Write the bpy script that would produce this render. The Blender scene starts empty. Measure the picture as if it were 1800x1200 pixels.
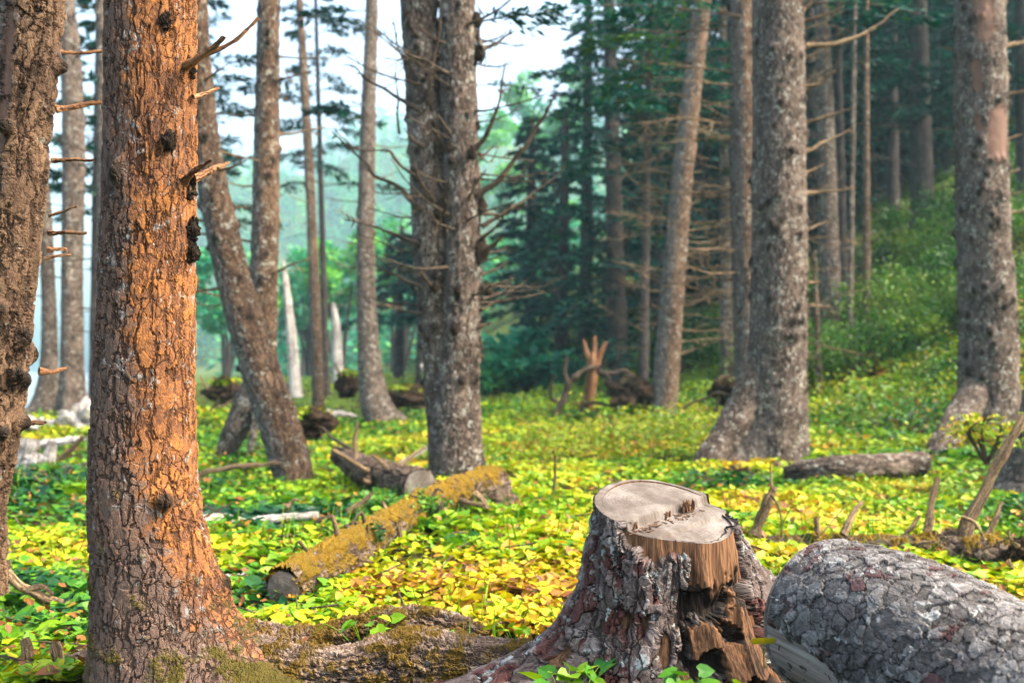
import bpy, math
import numpy as np
from mathutils import Vector

PI = math.pi
R = math.radians
rng = np.random.default_rng(11)
F, CX, CY, CAMH = 1750.0, 900.0, 600.0, 1.4          # focal length and centre in the photograph's pixels
PITCH = math.atan(50 / F)
sc = bpy.context.scene
col = sc.collection

# ------------------------------------------------------------------ terrain
def hsh(i, j, k, seed):
    n = (i.astype(np.int64) * 374761393 + j.astype(np.int64) * 668265263 + k.astype(np.int64) * 2147483647 + seed * 1274126177) & 0xffffffff
    n = ((n ^ (n >> 13)) * 1274126177) & 0xffffffff
    return ((n ^ (n >> 16)) & 0xffff) / 65535.0

def vn(p, seed=0):
    """value noise in 0..1 at points p (N,3)"""
    p = np.asarray(p, float)
    b = np.floor(p).astype(np.int64); f = p - b; f = f * f * (3 - 2 * f)
    o = 0
    for dx in (0, 1):
        for dy in (0, 1):
            for dz in (0, 1):
                w = (f[:, 0] if dx else 1 - f[:, 0]) * (f[:, 1] if dy else 1 - f[:, 1]) * (f[:, 2] if dz else 1 - f[:, 2])
                o = o + w * hsh(b[:, 0] + dx, b[:, 1] + dy, b[:, 2] + dz, seed)
    return o

def fbm(p, seed=0, n=3):
    a, s, o = 1.0, 0.0, 0
    p = np.asarray(p, float)
    for i in range(n):
        o = o + a * vn(p * 2.0 ** i + 17.3 * i, seed + i); s += a; a *= .5
    return o / s

def sstep(a, b, x):
    t = np.clip((x - a) / (b - a), 0, 1); return t * t * (3 - 2 * t)

def softp(x, k=1.0):
    return np.log1p(np.exp(np.clip(x / k, -40, 40))) * k

def height(x, y):
    x = np.atleast_1d(np.asarray(x, float)); y = np.atleast_1d(np.asarray(y, float))
    p2 = np.stack([x, y, 0 * x], 1)
    z = (fbm(p2 * .55, 3) - .5) * .46 * sstep(5, 9, y) + (fbm(p2 * 2.1, 9, 2) - .5) * .08
    z += (fbm(p2 * .2, 31, 2) - .5) * .8 * sstep(12, 22, y)
    z += .022 * softp(y - 26, 3) * sstep(-16, -9, x + .12 * (y - 26)) * (1 - sstep(70, 90, y))
    x0 = 6.3 - .22 * np.maximum(y - 30, 0)
    z += np.minimum(softp(x - x0, 1.2) * .53 * sstep(13, 27, y), 26)
    z += np.minimum(softp(y - 420, 20) * .45, 150) * sstep(-.38, -.3, x / np.maximum(y, 1))
    left = sstep(-.29, -.36, x / np.maximum(y, 1)) * sstep(29, 46, y)
    left = np.clip((-.345 - x / np.maximum(y, 1)) / .05, 0, 1) * sstep(29, 48, y)
    z = z * (1 - left) - 3.0 * left
    return z

def ray(px, py):
    u = (px - CX) / F; v = -(py - CY) / F
    c, s = math.cos(PITCH), math.sin(PITCH)
    return np.array([u, c - v * s, s + v * c])

def P(px, py, dep):
    d = ray(px, py); return d * (dep / d[1]) + np.array([0, 0, CAMH])

def G(px, py, far=160):
    """where the line of sight through a photograph pixel meets the ground"""
    d = ray(px, py); d = d / d[1]
    t = np.linspace(2.0, far, 3000)
    z = CAMH + d[2] * t
    below = np.nonzero(z <= height(d[0] * t, t))[0]
    k = t[below[0]] if len(below) else far
    return np.array([d[0] * k, k, height(d[0] * k, k)[0]])

# ------------------------------------------------------------------ mesh building
class MB:
    def __init__(self): self.v = []; self.f = []; self.a = {}; self.m = []; self.n = 0
    def add(self, v, faces, mi=0, **attr):
        v = np.asarray(v, float)
        faces = faces if isinstance(faces, list) else [faces]
        for f in faces:
            f = np.asarray(f, np.int64)
            if len(f):
                self.f.append(f + self.n); self.m.append(np.full(len(f), mi))
        self.v.append(v)
        for k in set(list(attr) + list(self.a)):
            dim = 3 if k == 'bk' else 1
            if k not in self.a: self.a[k] = [np.zeros((self.n, dim))]
            val = attr.get(k, 0.0)
            val = np.broadcast_to(np.asarray(val, float).reshape(-1, dim) if np.ndim(val) else np.full((1, dim), val), (len(v), dim))
            self.a[k].append(val)
        self.n += len(v)
    def build(self, name, mats, parent=None, smooth=True, org=None):
        mats = mats if isinstance(mats, (list, tuple)) else [mats]
        me = bpy.data.meshes.new(name)
        v = np.concatenate(self.v)
        if parent is not None: org = parent['org_'] if 'org_' in parent else (0, 0, 0)
        o3 = np.array(org if org is not None else (0, 0, 0), float)
        v = v - o3
        me.vertices.add(len(v)); me.vertices.foreach_set('co', v.astype(np.float32).ravel())
        loops = np.concatenate([f.ravel() for f in self.f]); tot = np.concatenate([np.full(len(f), f.shape[1]) for f in self.f])
        st = np.concatenate([[0], np.cumsum(tot)[:-1]])
        me.loops.add(len(loops)); me.loops.foreach_set('vertex_index', loops.astype(np.int32))
        me.polygons.add(len(tot)); me.polygons.foreach_set('loop_start', st.astype(np.int32)); me.polygons.foreach_set('loop_total', tot.astype(np.int32))
        me.polygons.foreach_set('material_index', np.concatenate(self.m).astype(np.int32))
        me.polygons.foreach_set('use_smooth', np.full(len(tot), smooth))
        for k, arr in self.a.items():
            arr = np.concatenate(arr)
            at = me.attributes.new(k, 'FLOAT_VECTOR' if arr.shape[1] == 3 else 'FLOAT', 'POINT')
            at.data.foreach_set('vector' if arr.shape[1] == 3 else 'value', arr.astype(np.float32).ravel())
        me.update(calc_edges=True)
        for m in mats: me.materials.append(m)
        o = bpy.data.objects.new(name, me); col.objects.link(o)
        if parent is not None: o.parent = parent; o['org_'] = list(parent['org_']) if 'org_' in parent else [0, 0, 0]
        elif org is not None: o.location = org; o['org_'] = [float(q) for q in org]
        return o

def tag(o, label=None, cat=None, group=None, kind=None):
    if label: o['label'] = label
    if cat: o['category'] = cat
    if group: o['group'] = group
    if kind: o['kind'] = kind
    return o

def thing(name, label, cat, loc, group=None):
    o = bpy.data.objects.new(name, None); col.objects.link(o)
    o.location = [float(q) for q in loc]; o['org_'] = [float(q) for q in loc]; o.empty_display_size = .2
    return tag(o, label, cat, group)

def spline(pts, n):
    pts = np.asarray(pts, float)
    if len(pts) == 2:
        t = np.linspace(0, 1, n)[:, None]; return pts[0] * (1 - t) + pts[1] * t
    e = np.vstack([2 * pts[0] - pts[1], pts, 2 * pts[-1] - pts[-2]])
    t = np.linspace(0, len(pts) - 1 - 1e-9, n); i = t.astype(int); u = (t - i)[:, None]
    a, b, c, d = e[i], e[i + 1], e[i + 2], e[i + 3]
    return .5 * (2 * b + (c - a) * u + (2 * a - 5 * b + 4 * c - d) * u ** 2 + (3 * b - a - 3 * c + d) * u ** 3)

def grid_faces(rows, cols, wrap=True):
    i = np.arange(rows - 1)[:, None]; j = np.arange(cols if wrap else cols - 1)[None, :]
    a = i * cols + j; b = i * cols + (j + 1) % cols
    return np.stack([a, b, b + cols, a + cols], -1).reshape(-1, 4)

def tube(pts, rad, nseg, nlen, flares=(), bump=.05, bscale=3.0, knots=None, seed=0, rfun=None):
    """rings swept along a spline. returns verts, faces, bk (unrolled bark coordinates), knot, (theta, s, ring centres)"""
    c4 = spline(np.column_stack([np.asarray(pts, float), np.asarray(rad, float)]), nlen)
    c, r = c4[:, :3], np.maximum(c4[:, 3], 1e-4)
    tn = np.gradient(c, axis=0); tn /= np.linalg.norm(tn, axis=1)[:, None]
    s = np.concatenate([[0], np.cumsum(np.linalg.norm(np.diff(c, axis=0), axis=1))])
    ref = np.array([1., 0, 0]) if abs(tn[0, 0]) < .8 else np.array([0, 0, 1.])
    U = np.zeros_like(c); u = ref
    for i in range(nlen):
        u = u - tn[i] * np.dot(u, tn[i]); u /= np.linalg.norm(u); U[i] = u
    V = np.cross(tn, U)
    th = np.linspace(0, 2 * PI, nseg, endpoint=False)
    TH, S = np.meshgrid(th, s)
    r0 = float(np.mean(r)); off = (seed * 3.17) % 19
    bk = np.stack([np.cos(TH) * r0 + off, np.sin(TH) * r0 + off * .7, S + off], -1).reshape(-1, 3)
    rr = np.repeat(r[:, None], nseg, 1)
    rr = rr * (1 + bump * 2 * (fbm(bk * bscale, seed, 3) - .5).reshape(rr.shape))
    for az, wd, am, hh in flares:
        d = (np.degrees(TH) - az + 180) % 360 - 180
        rr = rr + am * np.exp(-S / hh) * np.exp(-(d / wd) ** 2)
    if rfun is not None: rr = rr + rfun(TH, S)
    if len(flares):
        rf = np.full(TH.shape, r0)
        for az, wd, am, hh in flares: rf = rf + am * np.exp(-S / hh) * np.exp(-(((np.degrees(TH) - az + 180) % 360 - 180) / wd) ** 2)
        bk = np.stack([np.cos(TH) * rf + off, np.sin(TH) * rf + off * .7, S + off], -1).reshape(-1, 3)
    kn = np.zeros(rr.size)
    if knots:
        kr = np.random.default_rng(seed + 99)
        for _ in range(knots):
            kt, ks = kr.uniform(0, 2 * PI), kr.uniform(s[-1] * .12, s[-1]); w = kr.uniform(.024, .055) * (r0 / .3) ** .4
            d2 = (((TH - kt + PI) % (2 * PI) - PI) * r0) ** 2 + ((S - ks) * .7) ** 2
            g = np.exp(-d2 / w ** 2)
            rr = rr + g * kr.uniform(.02, .065); kn = np.maximum(kn, np.clip(g * 1.9 - .35, 0, 1).ravel())
    v = c[:, None, :] + rr[..., None] * (np.cos(TH)[..., None] * U[:, None, :] + np.sin(TH)[..., None] * V[:, None, :])
    return v.reshape(-1, 3), grid_faces(nlen, nseg), bk, kn, (TH, S, c)

def cap(ringv, out, n=10, rough=.004, dome=.0, seed=0):
    """a cut face filling a ring: verts, faces, bk with xy measured from the pith"""
    ringv = np.asarray(ringv); ctr = ringv.mean(0); m = len(ringv)
    k = np.linspace(1, 0, n + 1)[:, None, None]
    v = ctr + (ringv[None] - ctr) * k
    u = ringv[0] - ctr; u /= np.linalg.norm(u); w = np.cross(out, u)
    rel = (v - ctr).reshape(-1, 3)
    bk = np.stack([rel @ u, rel @ w, np.full(len(rel), seed * 1.3)], 1)
    v = v.reshape(-1, 3) + np.outer(dome * (1 - np.repeat(k[:, 0, 0], m) ** 2) + rough * 2 * (fbm(bk * 30, seed) - .5) * (np.repeat(k[:, 0, 0], m) < .99), out)
    return v, grid_faces(n + 1, m), bk

# ------------------------------------------------------------------ materials
class NT:
    def __init__(self, name):
        self.m = bpy.data.materials.new(name); self.m.use_nodes = True
        self.t = self.m.node_tree; self.t.nodes.clear(); self.out = self.n('ShaderNodeOutputMaterial')
    def n(self, typ, **kw):
        nd = self.t.nodes.new(typ)
        for k, v in kw.items(): setattr(nd, k, v)
        return nd
    def l(self, a, b): self.t.links.new(a, b)
    def put(self, sock, val):
        if hasattr(val, 'is_output') or isinstance(val, bpy.types.NodeSocket): self.l(val, sock)
        else: sock.default_value = val
    def attr(self, name, out='Vector'): return self.n('ShaderNodeAttribute', attribute_name=name).outputs[out]
    def math(self, op, a, b=0.0, c=None, clamp=False):
        nd = self.n('ShaderNodeMath', operation=op, use_clamp=clamp); self.put(nd.inputs[0], a); self.put(nd.inputs[1], b)
        if c is not None: self.put(nd.inputs[2], c)
        return nd.outputs[0]
    def mapr(self, x, a, b, c=0.0, d=1.0):
        nd = self.n('ShaderNodeMapRange', interpolation_type='SMOOTHSTEP'); self.put(nd.inputs[0], x)
        for i, q in enumerate((a, b, c, d)): nd.inputs[i + 1].default_value = q
        return nd.outputs[0]
    def scale(self, v, s):
        nd = self.n('ShaderNodeVectorMath', operation='MULTIPLY'); self.put(nd.inputs[0], v); nd.inputs[1].default_value = s; return nd.outputs[0]
    def vadd(self, a, b):
        nd = self.n('ShaderNodeVectorMath', operation='ADD'); self.put(nd.inputs[0], a); self.put(nd.inputs[1], b); return nd.outputs[0]
    def noise(self, v, s, det=4, rough=.55, out=0, dist=0.0):
        nd = self.n('ShaderNodeTexNoise'); self.put(nd.inputs['Vector'], v); nd.inputs['Scale'].default_value = s
        nd.inputs['Detail'].default_value = det; nd.inputs['Roughness'].default_value = rough; nd.inputs['Distortion'].default_value = dist
        return nd.outputs[out]
    def voro(self, v, feature, out, s=1.0):
        nd = self.n('ShaderNodeTexVoronoi', feature=feature); self.put(nd.inputs['Vector'], v); nd.inputs['Scale'].default_value = s; return nd.outputs[out]
    def ramp(self, x, stops):
        nd = self.n('ShaderNodeValToRGB'); self.put(nd.inputs[0], x); e = nd.color_ramp.elements
        while len(e) < len(stops): e.new(.5)
        for q, (p, c) in zip(e, stops): q.position = p; q.color = (*c, 1)
        return nd.outputs[0]
    def mix(self, f, a, b, mode='MIX'):
        nd = self.n('ShaderNodeMix', data_type='RGBA', blend_type=mode); self.put(nd.inputs[0], f)
        for i, q in ((6, a), (7, b)): self.put(nd.inputs[i], q if not isinstance(q, tuple) else (*q, 1))
        return nd.outputs[2]
    def sep(self, v): return self.n('ShaderNodeSeparateXYZ').inputs[0], None
    def xyz(self, v):
        nd = self.n('ShaderNodeSeparateXYZ'); self.l(v, nd.inputs[0]); return nd.outputs
    def surf(self, colr, rough=.85, bump=None, bdist=.01, spec=.25, disp=None, dscale=.01, both=True):
        b = self.n('ShaderNodeBsdfPrincipled'); self.put(b.inputs['Base Color'], colr if not isinstance(colr, tuple) else (*colr, 1)); self.put(b.inputs['Roughness'], rough)
        b.inputs['Specular IOR Level'].default_value = spec
        if bump is not None:
            q = self.n('ShaderNodeBump'); q.inputs['Strength'].default_value = 1; q.inputs['Distance'].default_value = bdist
            self.l(bump, q.inputs['Height']); self.l(q.outputs[0], b.inputs['Normal'])
        self.l(b.outputs[0], self.out.inputs['Surface'])
        if disp is not None:
            d = self.n('ShaderNodeDisplacement'); d.inputs['Midlevel'].default_value = .5; d.inputs['Scale'].default_value = dscale
            self.l(disp, d.inputs['Height']); self.l(d.outputs[0], self.out.inputs['Displacement'])
            self.m.displacement_method = 'BOTH' if both else 'DISPLACEMENT'
        return self.m

def bark(name, lo, mid, hi, crack, sxy=22, sz=12, disp=.014, lichen=None, moss=None, side=None, flake=None, crackw=.1, warp=.4, fis=1.0, plate=.5, fine=1.0, gate=(.38, .6), cell=.2):
    t = NT(name); bk = t.attr('bk')
    w = t.scale(t.vadd(t.noise(bk, 9, 2, out=1), (-.5, -.5, -.5)), (warp * 4,) * 3)
    w = t.vadd(w, t.scale(t.vadd(t.noise(bk, 42, 3, .6, out=1), (-.5, -.5, -.5)), (warp * 1.9 * fine,) * 3))
    q = t.vadd(t.scale(bk, (sxy, sxy, sz)), w)
    e1 = t.voro(q, 'DISTANCE_TO_EDGE', 0); c1 = t.voro(q, 'F1', 1); ps = t.voro(q, 'F1', 2)
    q2 = t.vadd(t.scale(bk, (sxy * 2.6, sxy * 2.6, sz * 2.2)), t.scale(w, (2.4,) * 3))
    e2 = t.voro(q2, 'DISTANCE_TO_EDGE', 0); c2 = t.voro(q2, 'F1', 1)
    r1 = t.xyz(c1)[0]; r2 = t.xyz(c2)[0]
    n1 = t.noise(bk, 70, 3, .75); nl = t.noise(bk, 2.6, 4); ng = t.noise(bk, 5.5, 3)
    gm = t.mapr(ng, gate[0], gate[1], .1, 1)
    m1 = t.math('SUBTRACT', 1, t.math('MULTIPLY', gm, t.math('SUBTRACT', 1, t.mapr(e1, .0, crackw))))
    fs = t.noise(t.vadd(t.scale(bk, (sxy * .6, sxy * .6, sz * .24)), t.scale(w, (.5,) * 3)), 1, 3, .5)
    mf = t.mapr(t.math('ABSOLUTE', t.math('ADD', fs, -.5)), 0, .05, 1 - fis, 1)
    m1 = t.math('MULTIPLY', m1, mf); m2 = t.mapr(e2, .0, .1, .35, 1)
    dn = t.n('ShaderNodeVectorMath', operation='SUBTRACT'); t.l(q, dn.inputs[0]); t.l(ps, dn.inputs[1]); tilt = t.xyz(dn.outputs[0])[2]
    h = t.math('MULTIPLY', m1, t.math('MULTIPLY_ADD', r1, plate, .5))
    h = t.math('MULTIPLY_ADD', t.math('MULTIPLY', tilt, m1), .3 * plate, h)
    h = t.math('MULTIPLY_ADD', t.math('MULTIPLY', m2, t.math('MULTIPLY_ADD', r2, .7, .3)), .3, h)
    h = t.math('MULTIPLY_ADD', n1, .3 * fine, h)
    k = t.math('MULTIPLY_ADD', r1, cell, t.math('MULTIPLY_ADD', r2, .26, t.math('MULTIPLY', nl, .75)))
    c = t.ramp(t.math('MULTIPLY_ADD', n1, .55, t.math('ADD', k, -.28 - cell / 2)), [(.25, lo), (.5, mid), (.78, hi)])
    if side:   # grey mixed in by mask, most on the left face
        sd = t.n('ShaderNodeAttribute', attribute_name='seaward').outputs['Fac']
        f = t.mapr(t.math('MULTIPLY_ADD', r2, .2, t.math('MULTIPLY_ADD', t.noise(bk, 14, 4, .7), .8, t.math('MULTIPLY', sd, .5))), .66, .84, 0, side[1])
        c = t.mix(f, c, t.mix(n1, tuple(.6 * v for v in side[0]), tuple(1.35 * v for v in side[0])))
    if flake:  # patches where plates have dropped off and bared the inner bark
        f = t.math('MULTIPLY', t.mapr(t.math('MULTIPLY_ADD', t.math('ADD', r1, -.5), .3, t.noise(bk, 6, 4, .6)), flake[1], flake[1] + .05), .9)
        c = t.mix(f, c, t.mix(n1, tuple(.5 * v for v in flake[0]), tuple(1.6 * v for v in flake[0]))); h = t.math('MULTIPLY_ADD', f, -.3, h)
    c = t.mix(t.math('MULTIPLY_ADD', m1, .72, .28), crack, c)
    if lichen:
        f = t.mapr(t.math('MULTIPLY_ADD', r2, .22, t.noise(bk, lichen[2] if len(lichen) > 2 else 11, 5, .7)), lichen[1], lichen[1] + .07, 0, .8)
        c = t.mix(f, c, lichen[0])
    kn = t.n('ShaderNodeAttribute', attribute_name='knot').outputs['Fac']
    c = t.mix(t.math('MULTIPLY', kn, .93), c, (.012, .008, .005))
    st = t.n('ShaderNodeAttribute', attribute_name='strip').outputs['Fac']   # bark torn off, smooth pinkish wood
    sg = t.noise(t.scale(bk, (70, 70, 3)), 1, 4, .6); sf = t.mapr(t.math('MULTIPLY_ADD', t.math('ADD', t.noise(t.scale(bk, (1, 1, .4)), 26, 5, .75), -.5), 1.9, st), .42, .5)
    c = t.mix(sf, c, t.mix(sg, STRIP[0], STRIP[1])); h = t.math('MULTIPLY', h, t.math('MULTIPLY_ADD', sf, -.85, 1.0))
    if moss:
        ms = t.n('ShaderNodeAttribute', attribute_name='moss').outputs['Fac']
        mn = t.noise(bk, 7, 4, .75)
        f = t.mapr(t.math('ADD', mn, ms), moss[1], moss[1] + .12)
        fine = t.noise(bk, 160, 3, .7)
        mc = t.mix(fine, tuple(.35 * q for q in moss[0]), tuple(min(1, 1.6 * q) for q in moss[0]))
        mc = t.mix(t.noise(bk, 12, 3), mc, moss[2] if len(moss) > 2 else moss[0])
        c = t.mix(f, c, mc)
        h = t.math('MULTIPLY_ADD', f, t.math('MULTIPLY_ADD', fine, .9, .2), h)
    return t.surf(c, .9, bump=n1, bdist=.002, spec=.2, disp=h, dscale=disp)
STRIP = ((.05, .024, .016), (.22, .135, .1))

def wood(name, a, b, ring=True, scale=1.0, grain=(90, 90, 3), rot=None, bd=.004, chk=True):
    """cut wood: growth rings on end grain, streaks along the grain elsewhere"""
    t = NT(name); bk = t.attr('bk')
    if ring:
        x = t.n('ShaderNodeVectorMath', operation='LENGTH'); t.l(t.scale(bk, (1, 1, 0)), x.inputs[0]); rad = x.outputs['Value']
        wv = t.math('SINE', t.math('MULTIPLY_ADD', rad, 420 * scale, t.math('MULTIPLY', t.noise(bk, 9 * scale, 4), 16)))
        wv = t.math('MULTIPLY_ADD', wv, .5, .5)
        bl = t.noise(bk, 6 * scale, 5, .65)
        f = t.math('MULTIPLY_ADD', wv, .035, t.math('MULTIPLY_ADD', bl, 1.15, -.12))
        g = t.noise(t.scale(bk, (30, 240, 1)), 1, 4, .7)
        f = t.math('MULTIPLY_ADD', g, .35, t.math('ADD', f, -.17))
        h = t.math('MULTIPLY_ADD', wv, .1, g)
    else:
        g = t.noise(t.scale(bk, grain), 1, 5, .65); g2 = t.noise(t.scale(bk, tuple(q * .25 for q in grain)), 1, 4, .6)
        f = t.math('MULTIPLY_ADD', g, .7, t.math('MULTIPLY', g2, .55)); f = t.math('ADD', f, -.12); h = t.math('ADD', g, g2)
    c = t.ramp(f, [(.18, tuple(q * .5 for q in a)), (.42, a), (.75, b)])
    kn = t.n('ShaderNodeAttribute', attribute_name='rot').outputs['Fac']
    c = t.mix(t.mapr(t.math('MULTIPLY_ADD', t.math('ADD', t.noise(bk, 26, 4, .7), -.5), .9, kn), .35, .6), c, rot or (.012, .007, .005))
    return t.surf(c, .8, bump=h, bdist=bd, spec=.2)

def leafmat(name, stops, trans=.35, gloss=.25):
    t = NT(name); f = t.n('ShaderNodeAttribute', attribute_name='tint').outputs['Fac']
    c = t.ramp(f, stops)
    g = t.n('ShaderNodeNewGeometry')
    d = t.n('ShaderNodeBsdfPrincipled'); t.l(c, d.inputs['Base Color']); d.inputs['Roughness'].default_value = .5; d.inputs['Specular IOR Level'].default_value = gloss
    tr = t.n('ShaderNodeBsdfTranslucent'); t.l(c, tr.inputs[0])
    mx = t.n('ShaderNodeMixShader'); mx.inputs[0].default_value = trans; t.l(d.outputs[0], mx.inputs[1]); t.l(tr.outputs[0], mx.inputs[2]); t.l(mx.outputs[0], t.out.inputs[0])
    return t.m

M = {}
M['orange'] = bark('bark_orange', (.045, .022, .015), (.16, .067, .026), (.29, .115, .027), (.016, .008, .005), 33, 17, .012,
                   lichen=((.19, .19, .185), .735, 14), moss=((.085, .06, .008), .68, (.045, .042, .006)), side=((.1, .072, .06), .85), crackw=.075, fine=.8, plate=.8)
M['brown'] = bark('bark_brown', (.038, .023, .015), (.11, .066, .04), (.2, .125, .075), (.015, .009, .006), 22, 13, .024,
                  lichen=((.19, .19, .165), .76), moss=((.06, .035, .006), 1.0), side=((.12, .105, .1), .7))
M['grey'] = bark('bark_grey', (.03, .021, .016), (.108, .08, .063), (.235, .18, .144), (.012, .008, .007), 26, 14, .028,
                 lichen=((.34, .34, .3), .7, 8), moss=((.07, .055, .008), 1.08), side=((.14, .125, .12), .55))
M['warm'] = bark('bark_warm', (.034, .02, .013), (.104, .064, .04), (.21, .132, .082), (.012, .007, .005), 26, 14, .024,
                 lichen=((.3, .3, .25), .71, 8), side=((.13, .12, .12), .75))
M['dusk'] = bark('bark_dusk', (.02, .016, .016), (.05, .04, .038), (.09, .075, .07), (.01, .008, .007), 18, 8, .015)
M['log'] = bark('bark_log', (.034, .03, .028), (.08, .074, .071), (.172, .164, .16), (.016, .012, .011), 19, 19, .013,
                lichen=((.27, .28, .27), .75, 9), flake=((.055, .024, .024), .63), crackw=.03, warp=.4, fis=.2, plate=1.0, fine=.6, gate=(.36, .54), cell=.32)
M['stump'] = bark('bark_stump', (.036, .025, .022), (.095, .074, .068), (.21, .185, .178), (.01, .006, .005), 19, 11, .02,
                  lichen=((.25, .29, .28), .72), flake=((.06, .018, .015), .6), moss=((.06, .045, .008), 1.02), crackw=.06, warp=.4, fis=.7, plate=.8, fine=.6)
M['mossy'] = bark('bark_mossy', (.04, .026, .018), (.1, .07, .05), (.19, .145, .11), (.014, .009, .006), 20, 12, .03,
                  moss=((.27, .145, .008), .53, (.12, .095, .008)))
M['root'] = bark('bark_root', (.05, .033, .025), (.13, .088, .066), (.24, .18, .14), (.012, .008, .006), 34, 9, .022,
                 lichen=((.22, .215, .19), .76), moss=((.1, .068, .008), .47, (.11, .06, .008)))
M['deadwood'] = bark('dead_wood', (.045, .03, .018), (.15, .1, .055), (.3, .21, .12), (.012, .008, .005), 60, 6, .006)
M['driftwood'] = bark('driftwood', (.22, .19, .17), (.46, .43, .4), (.7, .67, .63), (.045, .035, .03), 40, 3, .02)
M['rootplate'] = bark('root_plate', (.025, .015, .009), (.065, .038, .022), (.13, .08, .044), (.006, .004, .003), 14, 14, .06,
                      moss=((.16, .14, .012), .8, (.07, .1, .012)))
M['snag'] = bark('snag_wood', (.09, .038, .016), (.22, .105, .048), (.34, .2, .11), (.025, .009, .006), 60, 4, .008)
M['twig'] = bark('twig_bark', (.024, .017, .013), (.06, .042, .028), (.12, .09, .06), (.01, .007, .005), 50, 12, .004)
M['cut'] = wood('cut_pale', (.075, .06, .05), (.19, .172, .155))
M['cutgrey'] = wood('cut_weathered', (.11, .085, .075), (.2, .16, .14))
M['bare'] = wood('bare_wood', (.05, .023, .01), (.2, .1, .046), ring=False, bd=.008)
M['bareg'] = wood('bare_grey_wood', (.2, .17, .155), (.38, .35, .33), ring=False, bd=.006)

LV = [(0, (.003, .035, .014)), (.12, (.01, .08, .01)), (.28, (.045, .16, .003)), (.5, (.17, .29, .002)), (.7, (.36, .37, .003)), (.86, (.42, .22, .01)), (.95, (.2, .075, .02)), (1, (.09, .035, .012))]
M['leaf'] = leafmat('ground_leaf', LV, .3)
M['under'] = leafmat('undergrowth_leaf', [(0, (.003, .04, .008)), (.25, (.02, .1, .004)), (.5, (.11, .21, .003)), (.75, (.28, .28, .004)), (.92, (.19, .085, .02)), (1, (.1, .045, .02))], .3)
M['shrub'] = leafmat('shrub_leaf', [(0, (.001, .022, .005)), (.4, (.005, .06, .003)), (.75, (.04, .14, .002)), (1, (.13, .19, .004))], .3)
M['needle'] = leafmat('spruce_needle', [(0, (.001, .012, .012)), (.45, (.002, .04, .034)), (.8, (.004, .1, .06)), (1, (.045, .11, .004))], .2, .15)
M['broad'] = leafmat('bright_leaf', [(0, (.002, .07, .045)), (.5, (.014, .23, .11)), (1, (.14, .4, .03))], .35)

def ground_material():
    t = NT('forest_floor'); g = t.n('ShaderNodeTexCoord').outputs['Object']
    n = t.noise(g, 1.1, 6, .65); n2 = t.noise(g, 14, 5, .7); n3 = t.noise(g, 70, 4, .7)
    soil = t.ramp(n2, [(.3, (.01, .006, .004)), (.55, (.034, .02, .01)), (.75, (.065, .04, .016))])
    green = t.ramp(t.math('MULTIPLY_ADD', n3, .5, t.math('MULTIPLY', n2, .5)), [(.3, (.008, .035, .006)), (.5, (.05, .1, .006)), (.7, (.18, .19, .008))])
    far = t.mapr(t.xyz(g)[1], 8, 22)
    f = t.math('MULTIPLY', t.mapr(n, .38, .55), t.math('MULTIPLY_ADD', far, .6, .35))
    c = t.mix(f, soil, green)
    x = t.math('DIVIDE', t.xyz(g)[0], t.math('MAXIMUM', t.xyz(g)[1], 1.0))
    sand = t.math('MULTIPLY', t.mapr(x, -.335, -.37), t.mapr(t.xyz(g)[1], 29, 34))
    c = t.mix(sand, c, t.ramp(n2, [(.3, (.42, .38, .33)), (.7, (.58, .54, .48))]))
    return t.surf(c, .95, bump=t.math('ADD', n2, n3), bdist=.03, spec=.1)
M['ground'] = ground_material()

# ------------------------------------------------------------------ setting: ground, sea
def build_ground():
    na, nr = 420, 300
    # finer towards the view (+Y)
    a = np.linspace(-PI, PI, na, endpoint=False); a = a - .55 * np.sin(a) + PI / 2
    r = np.concatenate([[0.05], np.geomspace(.5, 1400, nr - 1)])
    A, RR = np.meshgrid(a, r)
    x, y = (np.cos(A) * RR).ravel(), (np.sin(A) * RR).ravel()
    mb = MB(); mb.add(np.stack([x, y, height(x, y)], 1), grid_faces(nr, na))
    return tag(mb.build('ground', M['ground']), kind='structure')
build_ground()
def build_sea():
    t = NT('sea_water'); g = t.n('ShaderNodeTexCoord').outputs['Object']
    m = t.surf((.12, .16, .18), .18, bump=t.noise(g, .6, 5, .6), bdist=.25, spec=.5)
    mb = MB(); x = np.linspace(-1400, -12, 60); y = np.linspace(28, 1400, 60); X, Y = np.meshgrid(x, y)
    mb.add(np.stack([X.ravel(), Y.ravel(), np.full(X.size, -1.3)], 1), grid_faces(60, 60, False))
    tag(mb.build('water', m), kind='structure')
build_sea()

# ------------------------------------------------------------------ leaves
H9 = np.array([[0, 0, 0], [-.3, -.12, .02], [-.48, .16, .05], [-.36, .58, .02], [0, 1, -.1], [.36, .58, .02], [.48, .16, .05], [.3, -.12, .02], [0, .38, -.05]])
H9F = np.array([[8, i, (i + 1) % 8] for i in range(8)])[:, ::-1]
D4 = np.array([[0, 0, 0], [-.3, .45, .04], [0, 1, -.06], [.3, .45, .04]])
D4F = np.array([[0, 3, 2], [0, 2, 1]])
S4 = np.array([[0, 0, 0], [-.16, .4, .0], [0, 1, -.08], [.16, .4, .0]])

def basis(nrm, fwd):
    nrm = nrm / np.linalg.norm(nrm, axis=1)[:, None]
    f = fwd - nrm * np.sum(fwd * nrm, 1)[:, None]; f /= np.linalg.norm(f, axis=1)[:, None] + 1e-9
    return np.cross(f, nrm), f, nrm

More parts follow.
